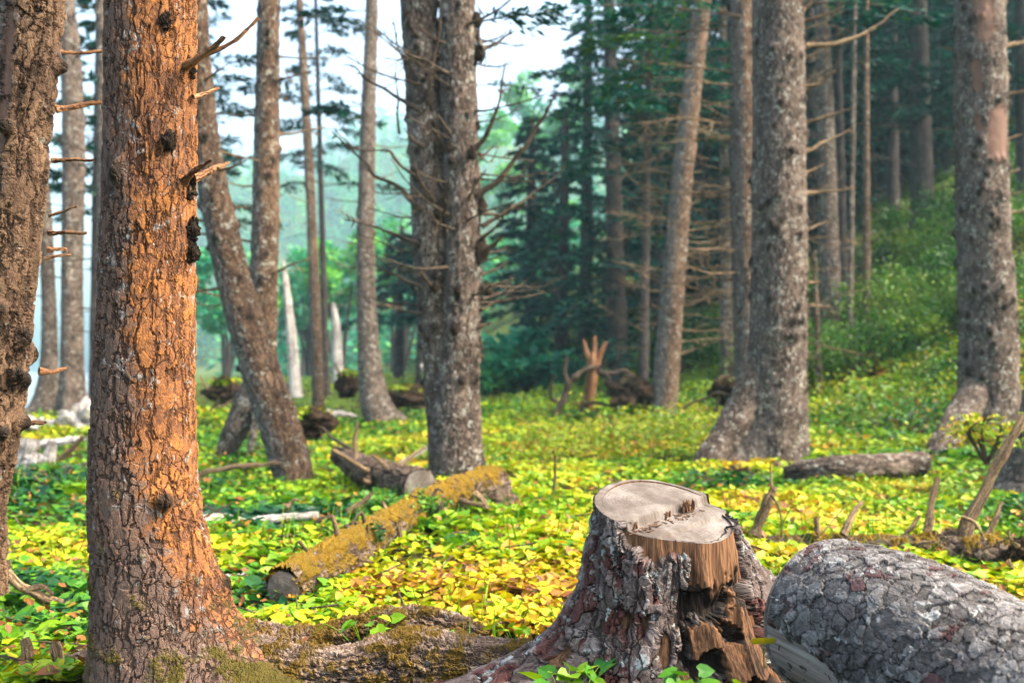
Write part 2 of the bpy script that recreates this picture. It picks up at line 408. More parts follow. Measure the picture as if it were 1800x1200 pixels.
def leaves(mb, pos, size, tint, tilt=.5, tpl=H9, tf=H9F, mi=0, rg=rng, nrm=None, fwd=None):
    n = len(pos)
    if nrm is None: nrm = np.column_stack([rg.normal(0, tilt, n), rg.normal(0, tilt, n), np.ones(n)])
    if fwd is None: fwd = rg.normal(0, 1, (n, 3))
    X, Y, Z = basis(nrm, fwd)
    q = tpl[None] * np.asarray(size).reshape(-1, 1, 1)
    v = pos[:, None] + q[..., :1] * X[:, None] + q[..., 1:2] * Y[:, None] + q[..., 2:] * Z[:, None]
    f = (tf[None] + (np.arange(n) * len(tpl))[:, None, None]).reshape(-1, 3)
    mb.add(v.reshape(-1, 3), f, mi, tint=np.repeat(np.clip(tint, 0, 1), len(tpl)))

def ground_cover():
    mb = MB()
    def scatter(n, d0, d1, pw):
        u = rng.random(n); y = (d0 ** (1 - pw) + u * (d1 ** (1 - pw) - d0 ** (1 - pw))) ** (1 / (1 - pw)) if pw != 1 else d0 * (d1 / d0) ** u
        x = (rng.random(n) * 2 - 1) * (y * .56 + .9)
        return x, y
    x, y = scatter(165000, 4.3, 30, .85)
    p2 = np.stack([x, y, 0 * x], 1)
    # bare pockets, and nothing heaped on the trodden soil round stump and root
    near = (y < 4.95) & (x > -1.25) & (x < 1.6)
    pocket = fbm(p2 * 1.6, 77, 3)
    k = ~near & (rng.random(len(x)) < sstep(.24, .42, pocket) + .15)
    x, y, p2 = x[k], y[k], p2[k]; n = len(x)
    hg = .03 + .17 * fbm(p2 * 2.2, 5, 2) * rng.random(n) ** .6
    z = height(x, y) + hg
    patch = fbm(p2 * .42, 41, 3); patch2 = fbm(p2 * 1.3, 52, 2)
    green = sstep(.5, .64, fbm(p2 * .55 + 9, 63, 2)) 
    tint = .5 - .1 * sstep(.5, 3, x) * sstep(11, 15, y) + (patch - .5) * .95 + (patch2 - .5) * .6 + rng.normal(0, .12, n) - .17 * green
    tint += .05 * np.exp(-((x - .0) / 1.6) ** 2 - ((y - 6.6) / 1.4) ** 2) + .1 * sstep(.5, 2.5, x) * (y < 12)
    tint += .1 * sstep(-1.2, -2.4, x) * sstep(9, 7, y) + .06 * sstep(11, 15, y)
    tint -= .3 * np.exp(-((x + 2.2) / .8) ** 2 - ((y - 8.6) / .7) ** 2) + .25 * np.exp(-((x + 3) / .7) ** 2 - ((y - 6.2) / .5) ** 2)
    rust = rng.random(n) < .035; tint = np.where(rust, rng.uniform(.85, 1, n), tint)
    size = np.clip(rng.lognormal(-3.12, .36, n) * (1 + .55 * sstep(.55, .68, fbm(p2 * 1.1 + 4, 19, 2))), .016, .1) * (1 + .035 * np.maximum(y - 6, 0))
    leaves(mb, np.stack([x, y, z], 1), size, tint, .42)
    tag(mb.build('ground_cover', M['leaf'], smooth=False), 'low yellow and green heart shaped leaves carpeting the forest floor', 'ground cover', kind='stuff')
ground_cover()

def undergrowth():
    mb = MB(); n = 95000
    y = 15 * (75 / 15) ** (rng.random(n) ** 1.1); x = (rng.random(n) * 2 - 1) * (y * .56 + 1)
    k = (x / y > -.3) | (y < 30); x, y = x[k], y[k]
    p2 = np.stack([x, y, 0 * x], 1)
    right = sstep(-1.0, 1.5, x - .02 * y)
    dens = sstep(.35, .6, fbm(p2 * .35, 15, 3)) * (.25 + .75 * right) + .3 * sstep(24, 34, y)
    k = rng.random(len(x)) < dens; x, y, p2, right = x[k], y[k], p2[k], right[k]; n = len(x)
    top = (.16 + .7 * fbm(p2 * .8, 25, 2)) * (.4 + .6 * right)
    z = height(x, y) + top * rng.random(n) ** .7
    tint = .5 + (fbm(p2 * .5, 35, 3) - .5) * 1.0 + rng.normal(0, .13, n)
    tint = np.where((rng.random(n) < .1) & (y < 26), rng.uniform(.85, 1, n), tint) - .12 * sstep(22, 34, y) - .12 * sstep(5.5, 9, x) * sstep(19, 27, y)
    size = (.035 + .0031 * y) * rng.uniform(.6, 1.4, n)
    leaves(mb, np.stack([x, y, z], 1), size, tint, .8, D4, D4F)
    # fine stems of last year's growth
    n = 260; y = 15 * (34 / 15) ** rng.random(n); x = rng.uniform(-.12, .5, n) * y
    p = np.stack([x, y, height(x, y)], 1)
    leaves(mb, p, rng.uniform(.25, .6, n), rng.uniform(.84, 1, n), 0, S4 * np.array([.13, 1, 1]), D4F, nrm=rng.normal(0, 1, (n, 3)) * [1, 1, .1], fwd=np.column_stack([rng.normal(0, .45, n), rng.normal(0, .45, n), np.ones(n)]))
    tag(mb.build('undergrowth', M['under'], smooth=False), 'knee high green and rusty undergrowth filling the clearing behind the stump', 'undergrowth', kind='stuff')
undergrowth()

def litter():
    mb = MB(); rg = np.random.default_rng(71); n = 700
    y = 4.5 * (24 / 4.5) ** rg.random(n); x = (rg.random(n) * 2 - 1) * (y * .54 + .5); z = height(x, y) + rg.uniform(.02, .13, n)
    for i in range(n):
        a = rg.uniform(0, 2 * PI); L = rg.uniform(.06, .32); c = np.array([x[i], y[i], z[i]]); d = np.array([math.cos(a), math.sin(a), rg.normal(0, .25)]) * L
        v, f, bk, _, _ = tube([c - d, c + rg.normal(0, .03, 3), c + d], np.array([1, .8, .4]) * rg.uniform(.002, .007), 5, 7, seed=i); mb.add(v, f, 0, bk=bk, tint=0)
    n = 5200; y = 4.3 * (20 / 4.3) ** rg.random(n); x = (rg.random(n) * 2 - 1) * (y * .54 + .5)
    leaves(mb, np.stack([x, y, height(x, y) + rg.uniform(.01, .16, n)], 1), rg.uniform(.02, .06, n) * (1 + .03 * y), rg.uniform(.9, 1, n), .9, D4, D4F, 1, rg)
    n = 5200; y = 4.4 * (26 / 4.4) ** rg.random(n); x = (rg.random(n) * 2 - 1) * (y * .54 + .5); k = fbm(np.stack([x, y, 0 * x], 1) * .8, 88, 2) > .5; x, y = x[k], y[k]; n = len(x)
    fw = np.column_stack([rg.normal(0, .5, n), rg.normal(0, .5, n), np.ones(n)])
    leaves(mb, np.stack([x, y, height(x, y) + .03], 1), rg.uniform(.12, .3, n), rg.uniform(.15, .6, n), 0, S4 * np.array([.14, 1, 1]), D4F, 1, rg, nrm=rg.normal(0, 1, (n, 3)) * [1, 1, .2], fwd=fw)
    tag(mb.build('forest_litter', [M['twig'], M['leaf']], smooth=False), 'scattered twigs, dead leaves and grass blades among the ground leaves', 'litter', kind='stuff')
litter()

# ------------------------------------------------------------------ trees
def branch(mb, p0, d, L, r0, rg, up=.25, twigs=4, mi=0, crook=.065):
    """one bare branch with side twigs added to mb"""
    d = np.asarray(d, float); d = d / np.linalg.norm(d); n = 7
    pts = [np.asarray(p0, float)]
    for i in range(n):
        d = d + np.array([rg.normal(0, crook), rg.normal(0, crook), rg.normal(0, crook) + up / n]); d /= np.linalg.norm(d)
        pts.append(pts[-1] + d * L / n)
    rad = r0 * (1 - .72 * np.linspace(0, 1, n + 1)); rad[0] *= 1.5
    v, f, bk, kn, _ = tube(pts, rad, 7, 15, bump=.16, bscale=9, seed=int(rg.integers(1e6)))
    mb.add(v, f, mi, bk=bk)
    for _ in range(twigs):
        i = int(rg.integers(2, n)); td = pts[i] - pts[i - 1]; td = td / np.linalg.norm(td) + rg.normal(0, .75, 3)
        tl = L * rg.uniform(.12, .35); td /= np.linalg.norm(td)
        q = [pts[i], pts[i] + td * tl * .5 + rg.normal(0, .03, 3) * tl, pts[i] + td * tl + np.array([0, 0, rg.uniform(-.1, .15) * tl])]
        v, f, bk, kn, _ = tube(q, [rad[i] * .55, rad[i] * .4, rad[i] * .2], 5, 6, bump=.1, seed=int(rg.integers(1e6)))
        mb.add(v, f, mi, bk=bk)
    return pts

def pxbranch(mb, pix, dep, w0, rg, swing=0.0, twigs=3, taper=.7):
    """a branch through photograph pixels at its tree's distance, leaning SWING metres towards or away from the viewer along its length"""
    n = len(pix); pts = [P(a, b, dep + swing * i / max(1, n - 1)) for i, (a, b) in enumerate(pix)]
    r0 = w0 * dep / F / 2; k = np.linspace(0, 1, n); rad = r0 * (1 - taper * k); rad[0] *= 1.35
    L0 = np.linalg.norm(pts[-1] - pts[0]); pts = list(spline(pts, 2 * n)); n = 2 * n; rad = r0 * (1 - taper * np.linspace(0, 1, n)) * rg.uniform(.85, 1.15, n); rad[0] *= 1.35
    for i in range(1, n): pts[i] = pts[i] + rg.normal(0, .007, 3) * L0
    v, f, bk, kn, _ = tube(pts, rad, 8, max(14, 4 * n), bump=.2, bscale=9, seed=int(rg.integers(1e6)))
    mb.add(v, f, 0, bk=bk)
    for _ in range(twigs):
        i = int(rg.integers(1, n)); t = rg.uniform(.2, .9); a = pts[i - 1] * (1 - t) + pts[i] * t
        td = pts[i] - pts[i - 1]; L = np.linalg.norm(td) * rg.uniform(.3, .7); td = td / np.linalg.norm(td) + rg.normal(0, .6, 3)
        b = a + td / np.linalg.norm(td) * min(L, .5)
        v, f, bk, kn, _ = tube([a, (a + b) / 2 + rg.normal(0, .012, 3), b], [r0 * .4, r0 * .3, r0 * .14], 5, 6, bump=.1, seed=int(rg.integers(1e6)))
        mb.add(v, f, 0, bk=bk)

def spray_bough(mb, p0, az, L, rg, droop=.25, dens=1.0, spray=.22, mi_n=1, mi_w=0, tb=.4):
    """a living spruce bough: a limb, side twigs and drooping needle sprays"""
    n = 8; t = np.linspace(0, 1, n)
    dx, dy = math.cos(az), math.sin(az); sg = rg.uniform(-.15, .15)
    pts = np.stack([p0[0] + (dx - dy * sg * t) * L * t, p0[1] + (dy + dx * sg * t) * L * t, p0[2] + L * (.12 * t - droop * t ** 2)], 1)
    v, f, bk, kn, _ = tube(pts, .006 + .017 * L / 3 * (1 - t), 5, n, seed=int(rg.integers(1e6)))
    mb.add(v, f, mi_w, bk=bk)
    m = int(26 * L / 3 * dens) + 6
    tt = rg.uniform(.16, 1, m); base = np.stack([np.interp(tt, t, pts[:, i]) for i in range(3)], 1)
    side = np.where(rg.random(m) < .5, 1, -1); ang = rg.uniform(.7, 1.25, m) * side
    dirx = np.cos(az + ang); diry = np.sin(az + ang)
    tl = L * .34 * (1.08 - tt) * rg.uniform(.6, 1.2, m) + .12
    k = 7; u = (np.arange(k) + .5) / k
    pos = base[:, None] + np.stack([dirx[:, None] * tl[:, None] * u, diry[:, None] * tl[:, None] * u, -.22 * tl[:, None] * u ** 2 + 0 * u], -1)
    pos = pos.reshape(-1, 3) + rg.normal(0, .03, (m * k, 3)); N = len(pos)
    fw = np.repeat(np.stack([dirx + .4 * dx, diry + .4 * dy, np.full(m, -.3)], 1), k, 0) + rg.normal(0, .35, (N, 3))
    sz = spray * rg.uniform(.7, 1.5, N)
    leaves(mb, pos, sz, tb + rg.normal(0, .16, N) + np.repeat(rg.normal(0, .12, m), k), .5, S4 * np.array([1.15, 1, 1]), D4F, mi_n, rg, nrm=np.column_stack([rg.normal(0, .4, N), rg.normal(0, .4, N), np.ones(N)]), fwd=fw)

def crown_mesh(z0, z1, rmax, nb, seed, droop=.3, dens=1.0, spray=.22, tb=.4, bare=0):
    rg = np.random.default_rng(seed); mb = MB(); mb.add(np.zeros((0, 3)), [], bk=np.zeros((0, 3)), tint=np.zeros((0, 1)))
    for i in range(nb):
        t = (i + rg.uniform(0, .8)) / nb; z = z0 + (z1 - z0) * t
        L = rmax * (1 - t * .85) * rg.uniform(.6, 1.1)
        spray_bough(mb, (0, 0, z), i * 2.4 + rg.uniform(-.5, .5), L, rg, droop * rg.uniform(.6, 1.4), dens, spray, tb=tb)
    for i in range(bare):
        z = rg.uniform(z0 * .25, z0); a = rg.uniform(0, 2 * PI)
        branch(mb, (0, 0, z), (math.cos(a), math.sin(a), -.1), rg.uniform(.6, 1.8), .018, rg, .1, 2)
    return mb

def strip_mask(v, strips, dep):
    m = np.zeros(len(v))
    for pa, pb, w in strips:   # torn patch between two photograph points on the side towards the viewer
        a, b = P(*pa, dep), P(*pb, dep); d = b - a; L = d @ d; k = np.clip(((v - a) @ d) / L, 0, 1); q = a + d * k[:, None]
        m = np.maximum(m, np.exp(-((v[:, 0] - q[:, 0]) ** 2 + (v[:, 2] - q[:, 2]) ** 2) / (w * dep / F / 2) ** 2) * (v[:, 1] < dep + .05))
    return m

def tree(name, label, pts, dep, mat, flares=(), nseg=48, nlen=160, knots=40, ext=.35, seed=1, group=None, cat='tree', bump=.05, seaward=True, moss=0.0, strips=(), foot=0.0):
    """pts: (px, py, width in px) from the base upwards, all at one distance; the trunk runs on above the frame"""
    w = [P(a, b, dep) for a, b, c in pts]; rad = [c * dep / F / 2 for a, b, c in pts]
    d = (w[-1] - w[-2]) / np.linalg.norm(w[-1] - w[-2])
    if ext: w.append(w[-1] + d * (w[-1][2] * ext + .6)); rad.append(rad[-1] * .86)
    base = w[0].copy()
    root = thing(name, label, cat, base, group)
    w[0] = w[0] - np.array([0, 0, .12])
    v, f, bk, kn, (TH, S, c) = tube(w, rad, nseg, nlen, flares, bump, 2.5, knots, seed)
    mb = MB(); sw = np.clip(-np.cos(TH - .35) + foot * np.exp(-S / .75), -1, 1.25).ravel()
    mb.add(v, f, bk=bk, knot=kn, seaward=sw, moss=(moss * np.exp(-S.ravel() / .5)), strip=strip_mask(v, strips, dep))
    mb.build('trunk', M[mat], root)
    return root, w, rad, c, S

def bare_branches(root, c, S, rad, n, rg, dep, z0, z1, L=(.5, 1.6), r=(.012, .026), az=None, mat='deadwood', up=.25, twigs=4, pitch=0.0):
    for i in range(n):
        z = z0 + (z1 - z0) * (i + rg.random() * .8) / n
        k = int(np.argmin(abs(c[:, 2] - z))); a = rg.uniform(*az) if az else rg.uniform(0, 360)
        if az and rg.random() < .5: a = 180 - a
        a = R(a); mb = MB()
        branch(mb, c[k] + np.array([math.cos(a), math.sin(a), 0]) * rad * .8, (math.cos(a), math.sin(a), pitch + rg.normal(0, .15)), rg.uniform(*L), rg.uniform(*r), rg, up, twigs)
        mb.build('dead_branch', M[mat], root)

# --- the big orange-barked spruce
D0 = 4.34
t1, w1, r1, c1, S1 = tree('spruce_tree', 'thick spruce with orange plated bark and a root reaching the cut stump',
    [(264, 1225, 196), (261, 1000, 184), (253, 900, 179), (253, 700, 168), (262, 400, 153), (266, 0, 146)], D0, 'orange',
    [(-4, 36, 1.5, .205), (-55, 30, .2, .2), (180, 40, .03, .3), (250, 30, .05, .25), (90, 40, .15, .25)], 330, 640, knots=16, ext=.3, seed=4, bump=.035, moss=.42, foot=2.2)
rg = np.random.default_rng(5)
for pix, w, sw in [([(328, 118), (345, 104), (400, 80), (430, 55), (455, 30)], 11, .0), ([(325, 118), (345, 104), (372, 84), (392, 66)], 13, -.25), ([(322, 325), (335, 305), (352, 293), (370, 283)], 13, -.2),
                   ([(340, 312), (362, 303), (388, 292), (402, 286)], 14, .1), ([(338, 170), (358, 166), (385, 156)], 5, .1)]:
    mb = MB(); pxbranch(mb, pix, D0 - .06, w, rg, sw, 0, .75); mb.build('branch_stub', M['snag'], t1)
for (a, b, s) in [(325, 115, .05), (322, 328, .055), (335, 400, .045), (290, 245, .04), (237, 142, .02), (285, 30, .035), (332, 440, .04)]:
    mb = MB(); ctr = P(a, b, D0 - .2 + .12 * (a > 300)); u = np.linspace(.05, PI - .05, 24); vv = np.linspace(0, 2 * PI, 32, endpoint=False)
    U, V = np.meshgrid(u, vv, indexing='ij'); d = np.stack([np.sin(U) * np.cos(V), np.sin(U) * np.sin(V), np.cos(U)], -1).reshape(-1, 3)
    rr = s * (.55 + .9 * fbm(d * 3.1 + a, 8, 3)); mb.add(ctr + [0, .045, 0] + d * rr[:, None] * [.75, .75, 1.15], grid_faces(24, 32), bk=d * .06 + a, knot=.9)
    mb.build('knot', M['brown'], t1)
# roots
mb = MB(); rpts = [P(360, 1150, 4.36), P(440, 1172, 4.34), P(540, 1186, 4.3), P(640, 1180, 4.28), P(725, 1166, 4.3), P(830, 1172, 4.3), P(920, 1180, 4.28), P(1010, 1190, 4.25)]
v, f, bk, kn, (TH, S, c) = tube(rpts, [.08, .125, .11, .115, .135, .12, .115, .1], 200, 460, bump=.17, bscale=4, seed=21)
mb.add(v, f, bk=bk, moss=.3 * (fbm(v * 3, 4) - .42)); mb.build('root', M['root'], t1)
mb = MB(); v, f, bk, kn, (TH, S, c) = tube([P(430, 1120, 4.75), P(560, 1125, 4.75), P(650, 1098, 4.75), P(745, 1090, 4.75), P(860, 1120, 4.7)], [.07, .05, .045, .05, .04], 60, 130, bump=.2, bscale=6, seed=22)
mb.add(v, f, bk=bk, moss=.05); mb.build('root', M['root'], t1)

# --- left edge: mossy leaning trunk with a stripped strip
D = 4.9
t2, w2, r2, c2, S2 = tree('leaning_spruce', 'brown knobbly spruce leaning out of frame with a pale stripped strip of wood',
    [(-52, 1000, 100), (-44, 900, 92), (-10, 700, 92), (8, 500, 92), (32, 250, 94), (56, 40, 96), (64, -30, 96)], D, 'brown', [(0, 60, .02, .4)], 150, 420, knots=44, ext=.25, seed=10, bump=.085, moss=.05, strips=[((42, 30), (36, 170), 20), ((30, 195), (22, 270), 22)])
rg = np.random.default_rng(15)
for pix, w in [([(108, 93), (140, 94), (178, 90)], 7), ([(98, 192), (130, 188), (178, 178)], 9), ([(92, 283), (130, 281), (165, 282)], 7), ([(86, 410), (120, 408), (152, 411)], 6), ([(82, 438), (108, 438), (118, 440)], 6), ([(78, 455), (100, 450), (125, 446)], 4), ([(68, 652), (95, 652), (116, 646)], 8), ([(58, 742), (70, 743), (80, 741)], 6), ([(86, 380), (110, 372), (134, 363)], 3)]:
    mb = MB(); pxbranch(mb, pix, D, w, rg, rg.uniform(-.1, .1), 0, .5); mb.build('dead_branch', M['snag'], t2)

# --- grey trunks behind, at the beach side
def plain_tree(name, label, pts, dep, mat, flares=(), nb=0, seed=1, knots=30, z=(1, 6), L=(.5, 1.6), az=None, group=None, nlen=150, nseg=40, bump=.05, r=(.012, .026), up=.2, twigs=4, ext=.35, pitch=0.0, bm='deadwood'):
    root, w, rad, c, S = tree(name, label, pts, dep, mat, flares, nseg, nlen, knots, ext, seed, group, bump=bump)
    if nb: bare_branches(root, c, S, rad[len(rad) // 2], nb, np.random.default_rng(seed + 5), dep, z[0], z[1], L, r, az, bm, up, twigs, pitch)
    return root, c
plain_tree('spruce_tree', 'tall grey spruce with flared roots standing beside the sunlit beach', [(128, 748, 46), (127, 690, 38), (127, 500, 35), (129, 250, 36), (124, 90, 32), (116, 0, 28)], 26, 'grey',
           [(0, 35, .5, .5), (180, 35, .55, .5), (270, 30, .3, .5)], 16, 31, 40, (3, 12), (.8, 2.2), (-40, 40), bm='twig')
plain_tree('spruce_tree', 'slim grey spruce half hidden behind the leaning brown trunk', [(75, 735, 34), (86, 650, 28), (84, 480, 22), (70, 300, 24), (30, 100, 26), (14, 0, 26)], 28, 'grey', [(0, 35, .5, .5), (200, 35, .4, .5)], 12, 32, 30, (3, 12), (.8, 2.2), (-40, 40), bm='twig')
plain_tree('spruce_tree', 'grey spruce mostly hidden behind the thick orange trunk', [(196, 760, 40), (190, 500, 34), (182, 100, 22), (178, 0, 20)], 22, 'grey', (), 12, 33, 30, (2, 9), (.8, 2.0), (140, 220), bm='twig')

# --- leaning pair in the left middle
b = G(527, 862)
plain_tree('leaning_spruce', 'slanting brown spruce whose foot ends above the mossy log', [(528, 872, 60), (505, 790, 68), (472, 690, 66), (430, 560, 60), (396, 430, 54), (366, 280, 47), (350, 130, 42), (344, 0, 38)], b[1], 'warm', [(200, 50, .03, .3)], 8, 41, 70, (2.0, 5.4), (.3, 1.0), (-50, 50), nlen=240, nseg=64)
d = 15.2
tr, c = plain_tree('spruce_tree', 'upright grey brown spruce propped on a slanting grey root behind the leaning trunk', [(462, 700, 52), (460, 620, 50), (464, 480, 47), (468, 300, 43), (470, 150, 39), (473, 0, 36)], d, 'warm', (), 9, 42, 60, (2.2, 6.6), (.4, 1.3), (-40, 40), nlen=200, nseg=56)
for k, pp in enumerate([[(470, 640, 42), (440, 700, 46), (412, 760, 40), (388, 812, 24)], [(470, 650, 40), (490, 720, 34), (520, 790, 26)], [(452, 720, 14), (446, 760, 10), (438, 795, 6)]]):
    mb = MB(); v, f, bk, kn, (TH, S, cc) = tube([P(a, b_, d - .05 - .1 * k) for a, b_, q in pp], [q * d / F / 2 for a, b_, q in pp], 36, 70, bump=.12, seed=43 + k); mb.add(v, f, bk=bk, seaward=.6); mb.build('root', M['grey'], tr)

tr7, c7 = plain_tree('slim_spruce', 'thin pole of a spruce with rusty foot between the two bleached snags', [(560, 728, 22), (558, 650, 20), (553, 520, 18), (545, 330, 16), (534, 130, 14), (526, 0, 11)], 31, 'warm', (), 10, 51, 20, (3, 11), (.4, 1.3), None, nseg=24, r=(.01, .02))
tr9, c9 = plain_tree('spruce_tree', 'straight grey spruce with a curved foot beside an overturned root mound', [(672, 742, 50), (657, 700, 48), (647, 600, 36), (643, 450, 31), (646, 250, 26), (651, 100, 22), (654, 0, 20)], 27, 'grey', [(0, 40, .35, .4)], 14, 52, 60, (2.5, 12), (.4, 1.5), (-60, 60), nseg=36, nlen=200)

# --- the double trunk
b = G(806, 842); d = b[1]
td, wd, rd, cd, Sd = tree('twin_spruce', 'big grey spruce with two fused trunks and bristling dead branches', [(806, 850, 98), (802, 760, 84), (806, 640, 68), (812, 500, 62), (812, 330, 60), (806, 150, 60), (804, 0, 60)], d, 'grey', [(0, 50, .09, .25), (180, 50, .08, .3), (270, 40, .06, .3)], 110, 420, 46, .3, 61, bump=.07)
mb = MB(); pp = [(788, 845, 62), (783, 740, 62), (776, 620, 66), (764, 480, 66), (757, 380, 64), (748, 200, 64), (739, 60, 62), (735, 0, 60), (728, -130, 54)]
v, f, bk, kn, (TH, S, c) = tube([P(a, q, d + .12) for a, q, e in pp], [e * d / F / 2 for a, q, e in pp], 90, 420, bump=.07, bscale=2.5, knots=40, seed=62); mb.add(v, f, bk=bk, knot=kn, seaward=np.clip(-np.cos(TH - .35), -1, 1).ravel()); mb.build('second_trunk', M['grey'], td)
rg = np.random.default_rng(63)
BR = [([(738, 195), (690, 165), (645, 140), (620, 118), (603, 113)], 9, .3), ([(745, 370), (700, 330), (665, 310), (640, 285), (615, 260), (583, 233)], 11, .4), ([(742, 320), (705, 290), (680, 265), (630, 262), (590, 232)], 8, -.4), ([(838, 345), (870, 325), (900, 290), (935, 240), (960, 195), (972, 176)], 15, -.3),
      ([(835, 262), (855, 235), (875, 185), (888, 108)], 12, -.3), ([(845, 86), (870, 78), (905, 53)], 13, .2), ([(845, 82), (840, 50), (850, 30), (838, 8)], 8, .4), ([(848, 398), (885, 375), (930, 345), (990, 297)], 10, .3), ([(848, 418), (870, 400), (905, 352)], 8, -.2), ([(848, 375), (885, 378), (890, 370)], 9, .2), ([(850, 440), (868, 430), (882, 415)], 15, -.2), ([(846, 482), (870, 474), (895, 460)], 8, .1), ([(850, 505), (880, 497), (905, 488)], 9, .1), ([(848, 525), (880, 515), (895, 495)], 8, .2), ([(846, 545), (880, 525), (930, 490)], 6, .4), ([(842, 575), (860, 568)], 9, 0),
      ([(742, 505), (710, 490), (680, 478), (645, 462)], 8, .2), ([(738, 428), (700, 415), (662, 400), (610, 385)], 9, .2), ([(780, 265), (770, 235), (760, 200)], 11, -.3), ([(752, 185), (760, 120), (772, 60), (776, 0)], 10, -.4), ([(800, 255), (785, 225), (768, 200)], 9, -.3), ([(765, 355), (740, 320), (722, 275)], 9, -.3), ([(770, 360), (785, 335), (790, 310)], 8, -.4), ([(738, 140), (715, 110), (700, 80), (690, 30)], 8, .2), ([(735, 65), (720, 40), (728, 0)], 7, -.3), ([(745, 258), (725, 245), (710, 225)], 8, -.2), ([(770, 395), (785, 365), (788, 335)], 8, -.4), ([(765, 510), (748, 490), (734, 468)], 11, -.3), ([(745, 552), (720, 548), (703, 548)], 6, .2), ([(745, 542), (722, 535), (700, 532)], 5, .3), ([(748, 590), (735, 588)], 7, 0), ([(840, 605), (852, 602)], 8, 0), ([(842, 625), (850, 622)], 7, 0), ([(845, 280), (862, 262), (875, 258)], 6, .2), ([(842, 270), (860, 285), (878, 255)], 5, .4), ([(702, 235), (698, 160), (696, 105)], 5, .5)]
for pix, w, sw in BR:
    mb = MB(); pxbranch(mb, pix, d - .1, w * .85, rg, sw, 8 if len(pix) > 3 else 3, .82); mb.build('dead_branch', M['twig'], td)
bare_branches(td, cd, Sd, .3, 44, np.random.default_rng(64), d, 2.1, 5.7, (.4, 1.3), (.009, .017), (-75, 75), 'twig', .35, 7)
for (a, q, s) in [(843, 95, .1), (838, 35, .09), (846, 362, .1), (845, 440, .14), (855, 507, .085), (800, 577, .075), (755, 190, .07), (838, 220, .06), (830, 270, .08), (790, 258, .06), (742, 265, .055), (740, 430, .06), (770, 375, .08), (765, 505, .07), (806, 510, .06), (842, 570, .05), (750, 135, .06)]:
    mb = MB(); ctr = P(a, q, d - .06 - .2 * (760 < a < 835)); u = np.linspace(.05, PI - .05, 16); vv = np.linspace(0, 2 * PI, 20, endpoint=False)
    U, V = np.meshgrid(u, vv, indexing='ij'); dd = np.stack([np.sin(U) * np.cos(V), np.sin(U) * np.sin(V), np.cos(U)], -1).reshape(-1, 3)
    rr = s * (.5 + .9 * fbm(dd * 3.1 + a, 8, 3)); mb.add(ctr + dd * rr[:, None] * [.8, .8, 1.2], grid_faces(16, 20), bk=dd * .09 + a, knot=.85); mb.build('knot', M['brown'], td)

# --- the right-hand trunks
d = G(1165, 748)[1]
t11, c11 = plain_tree('slim_spruce', 'slender spruce tilting right with bare side twigs beside the broken snag', [(1162, 756, 46), (1172, 650, 44), (1182, 520, 40), (1196, 350, 36), (1214, 180, 33), (1228, 60, 31), (1236, 0, 30)], d, 'warm', [(180, 50, .05, .3)], 46, 71, 70, (1.6, 8.2), (.6, 2.0), (-45, 45), nlen=240, r=(.01, .018), twigs=7)
d = G(1310, 700)[1]
t12, c12 = plain_tree('spruce_tree', 'dark knotty spruce close behind the broad grey trunk', [(1318, 740, 44), (1314, 640, 44), (1312, 500, 43), (1308, 350, 42), (1306, 180, 40), (1304, 0, 40)], 18.5, 'warm', (), 60, 72, 70, (2.0, 8.6), (.8, 2.2), (150, 215), nlen=220, r=(.009, .018), twigs=7)
d = G(1362, 815)[1]
t13, w13, r13, c13, S13 = tree('spruce_tree', 'broad grey spruce with a left root buttress and bare right side branches', [(1362, 822, 112), (1364, 740, 104), (1367, 600, 96), (1370, 400, 92), (1369, 200, 88), (1367, 0, 84)], d, 'grey', [(190, 22, .95, .42), (215, 20, .4, .45), (0, 50, .08, .4), (265, 26, .12, .5)], 120, 460, 150, .3, 73, bump=.05)
mb = MB(); v, f, bk, kn, (TH, S, c) = tube([P(1352, 560, d), P(1328, 660, d - .05), P(1300, 730, d - .15), P(1268, 782, d - .3), P(1240, 822, d - .45), P(1214, 862, d - .6)], [.05, .2, .24, .22, .19, .12], 70, 120, bump=.14, seed=77); mb.add(v, f, bk=bk, seaward=.2); mb.build('root', M['grey'], t13)
rg = np.random.default_rng(74)
for pix, w in [([(1405, 82), (1440, 80), (1500, 68), (1545, 42), (1578, 16)], 13), ([(1403, 40), (1435, 32), (1480, 12)], 9), ([(1410, 152), (1440, 148), (1470, 122)], 8), ([(1408, 160), (1430, 150), (1446, 138)], 9), ([(1414, 218), (1450, 206), (1507, 190)], 9), ([(1416, 266), (1450, 250), (1495, 228)], 8), ([(1416, 340), (1460, 336), (1502, 330)], 8), ([(1416, 304), (1435, 296), (1448, 288)], 6), ([(1416, 405), (1440, 395), (1460, 388)], 6), ([(1420, 537), (1440, 538), (1460, 538)], 8), ([(1420, 497), (1432, 496), (1441, 495)], 6), ([(1418, 588), (1430, 589)], 5), ([(1405, 110), (1425, 100), (1438, 93)], 6), ([(1410, 20), (1425, 5), (1436, -20)], 9)]:
    mb = MB(); pxbranch(mb, pix, d, w * .85, rg, rg.uniform(-.3, .3), 4, .75); mb.build('dead_branch', M['deadwood'], t13)
d = G(1745, 790)[1]; D14 = d
t14, w14, r14, c14, S14 = tree('spruce_tree', 'tall spruce at the right edge with pinkish stripped bark patches', [(1742, 800, 118), (1738, 700, 100), (1736, 560, 92), (1728, 400, 86), (1724, 200, 84), (1722, 0, 80)], d, 'grey', [(195, 26, .55, .3), (0, 50, .1, .3), (250, 30, .16, .3)], 120, 420, 170, .3, 81, bump=.08, strips=[((1712, -20), (1716, 70), 36), ((1700, 120), (1704, 165), 16), ((1738, 215), (1736, 275), 46), ((1702, 215), (1704, 235), 10)])
rg = np.random.default_rng(82)
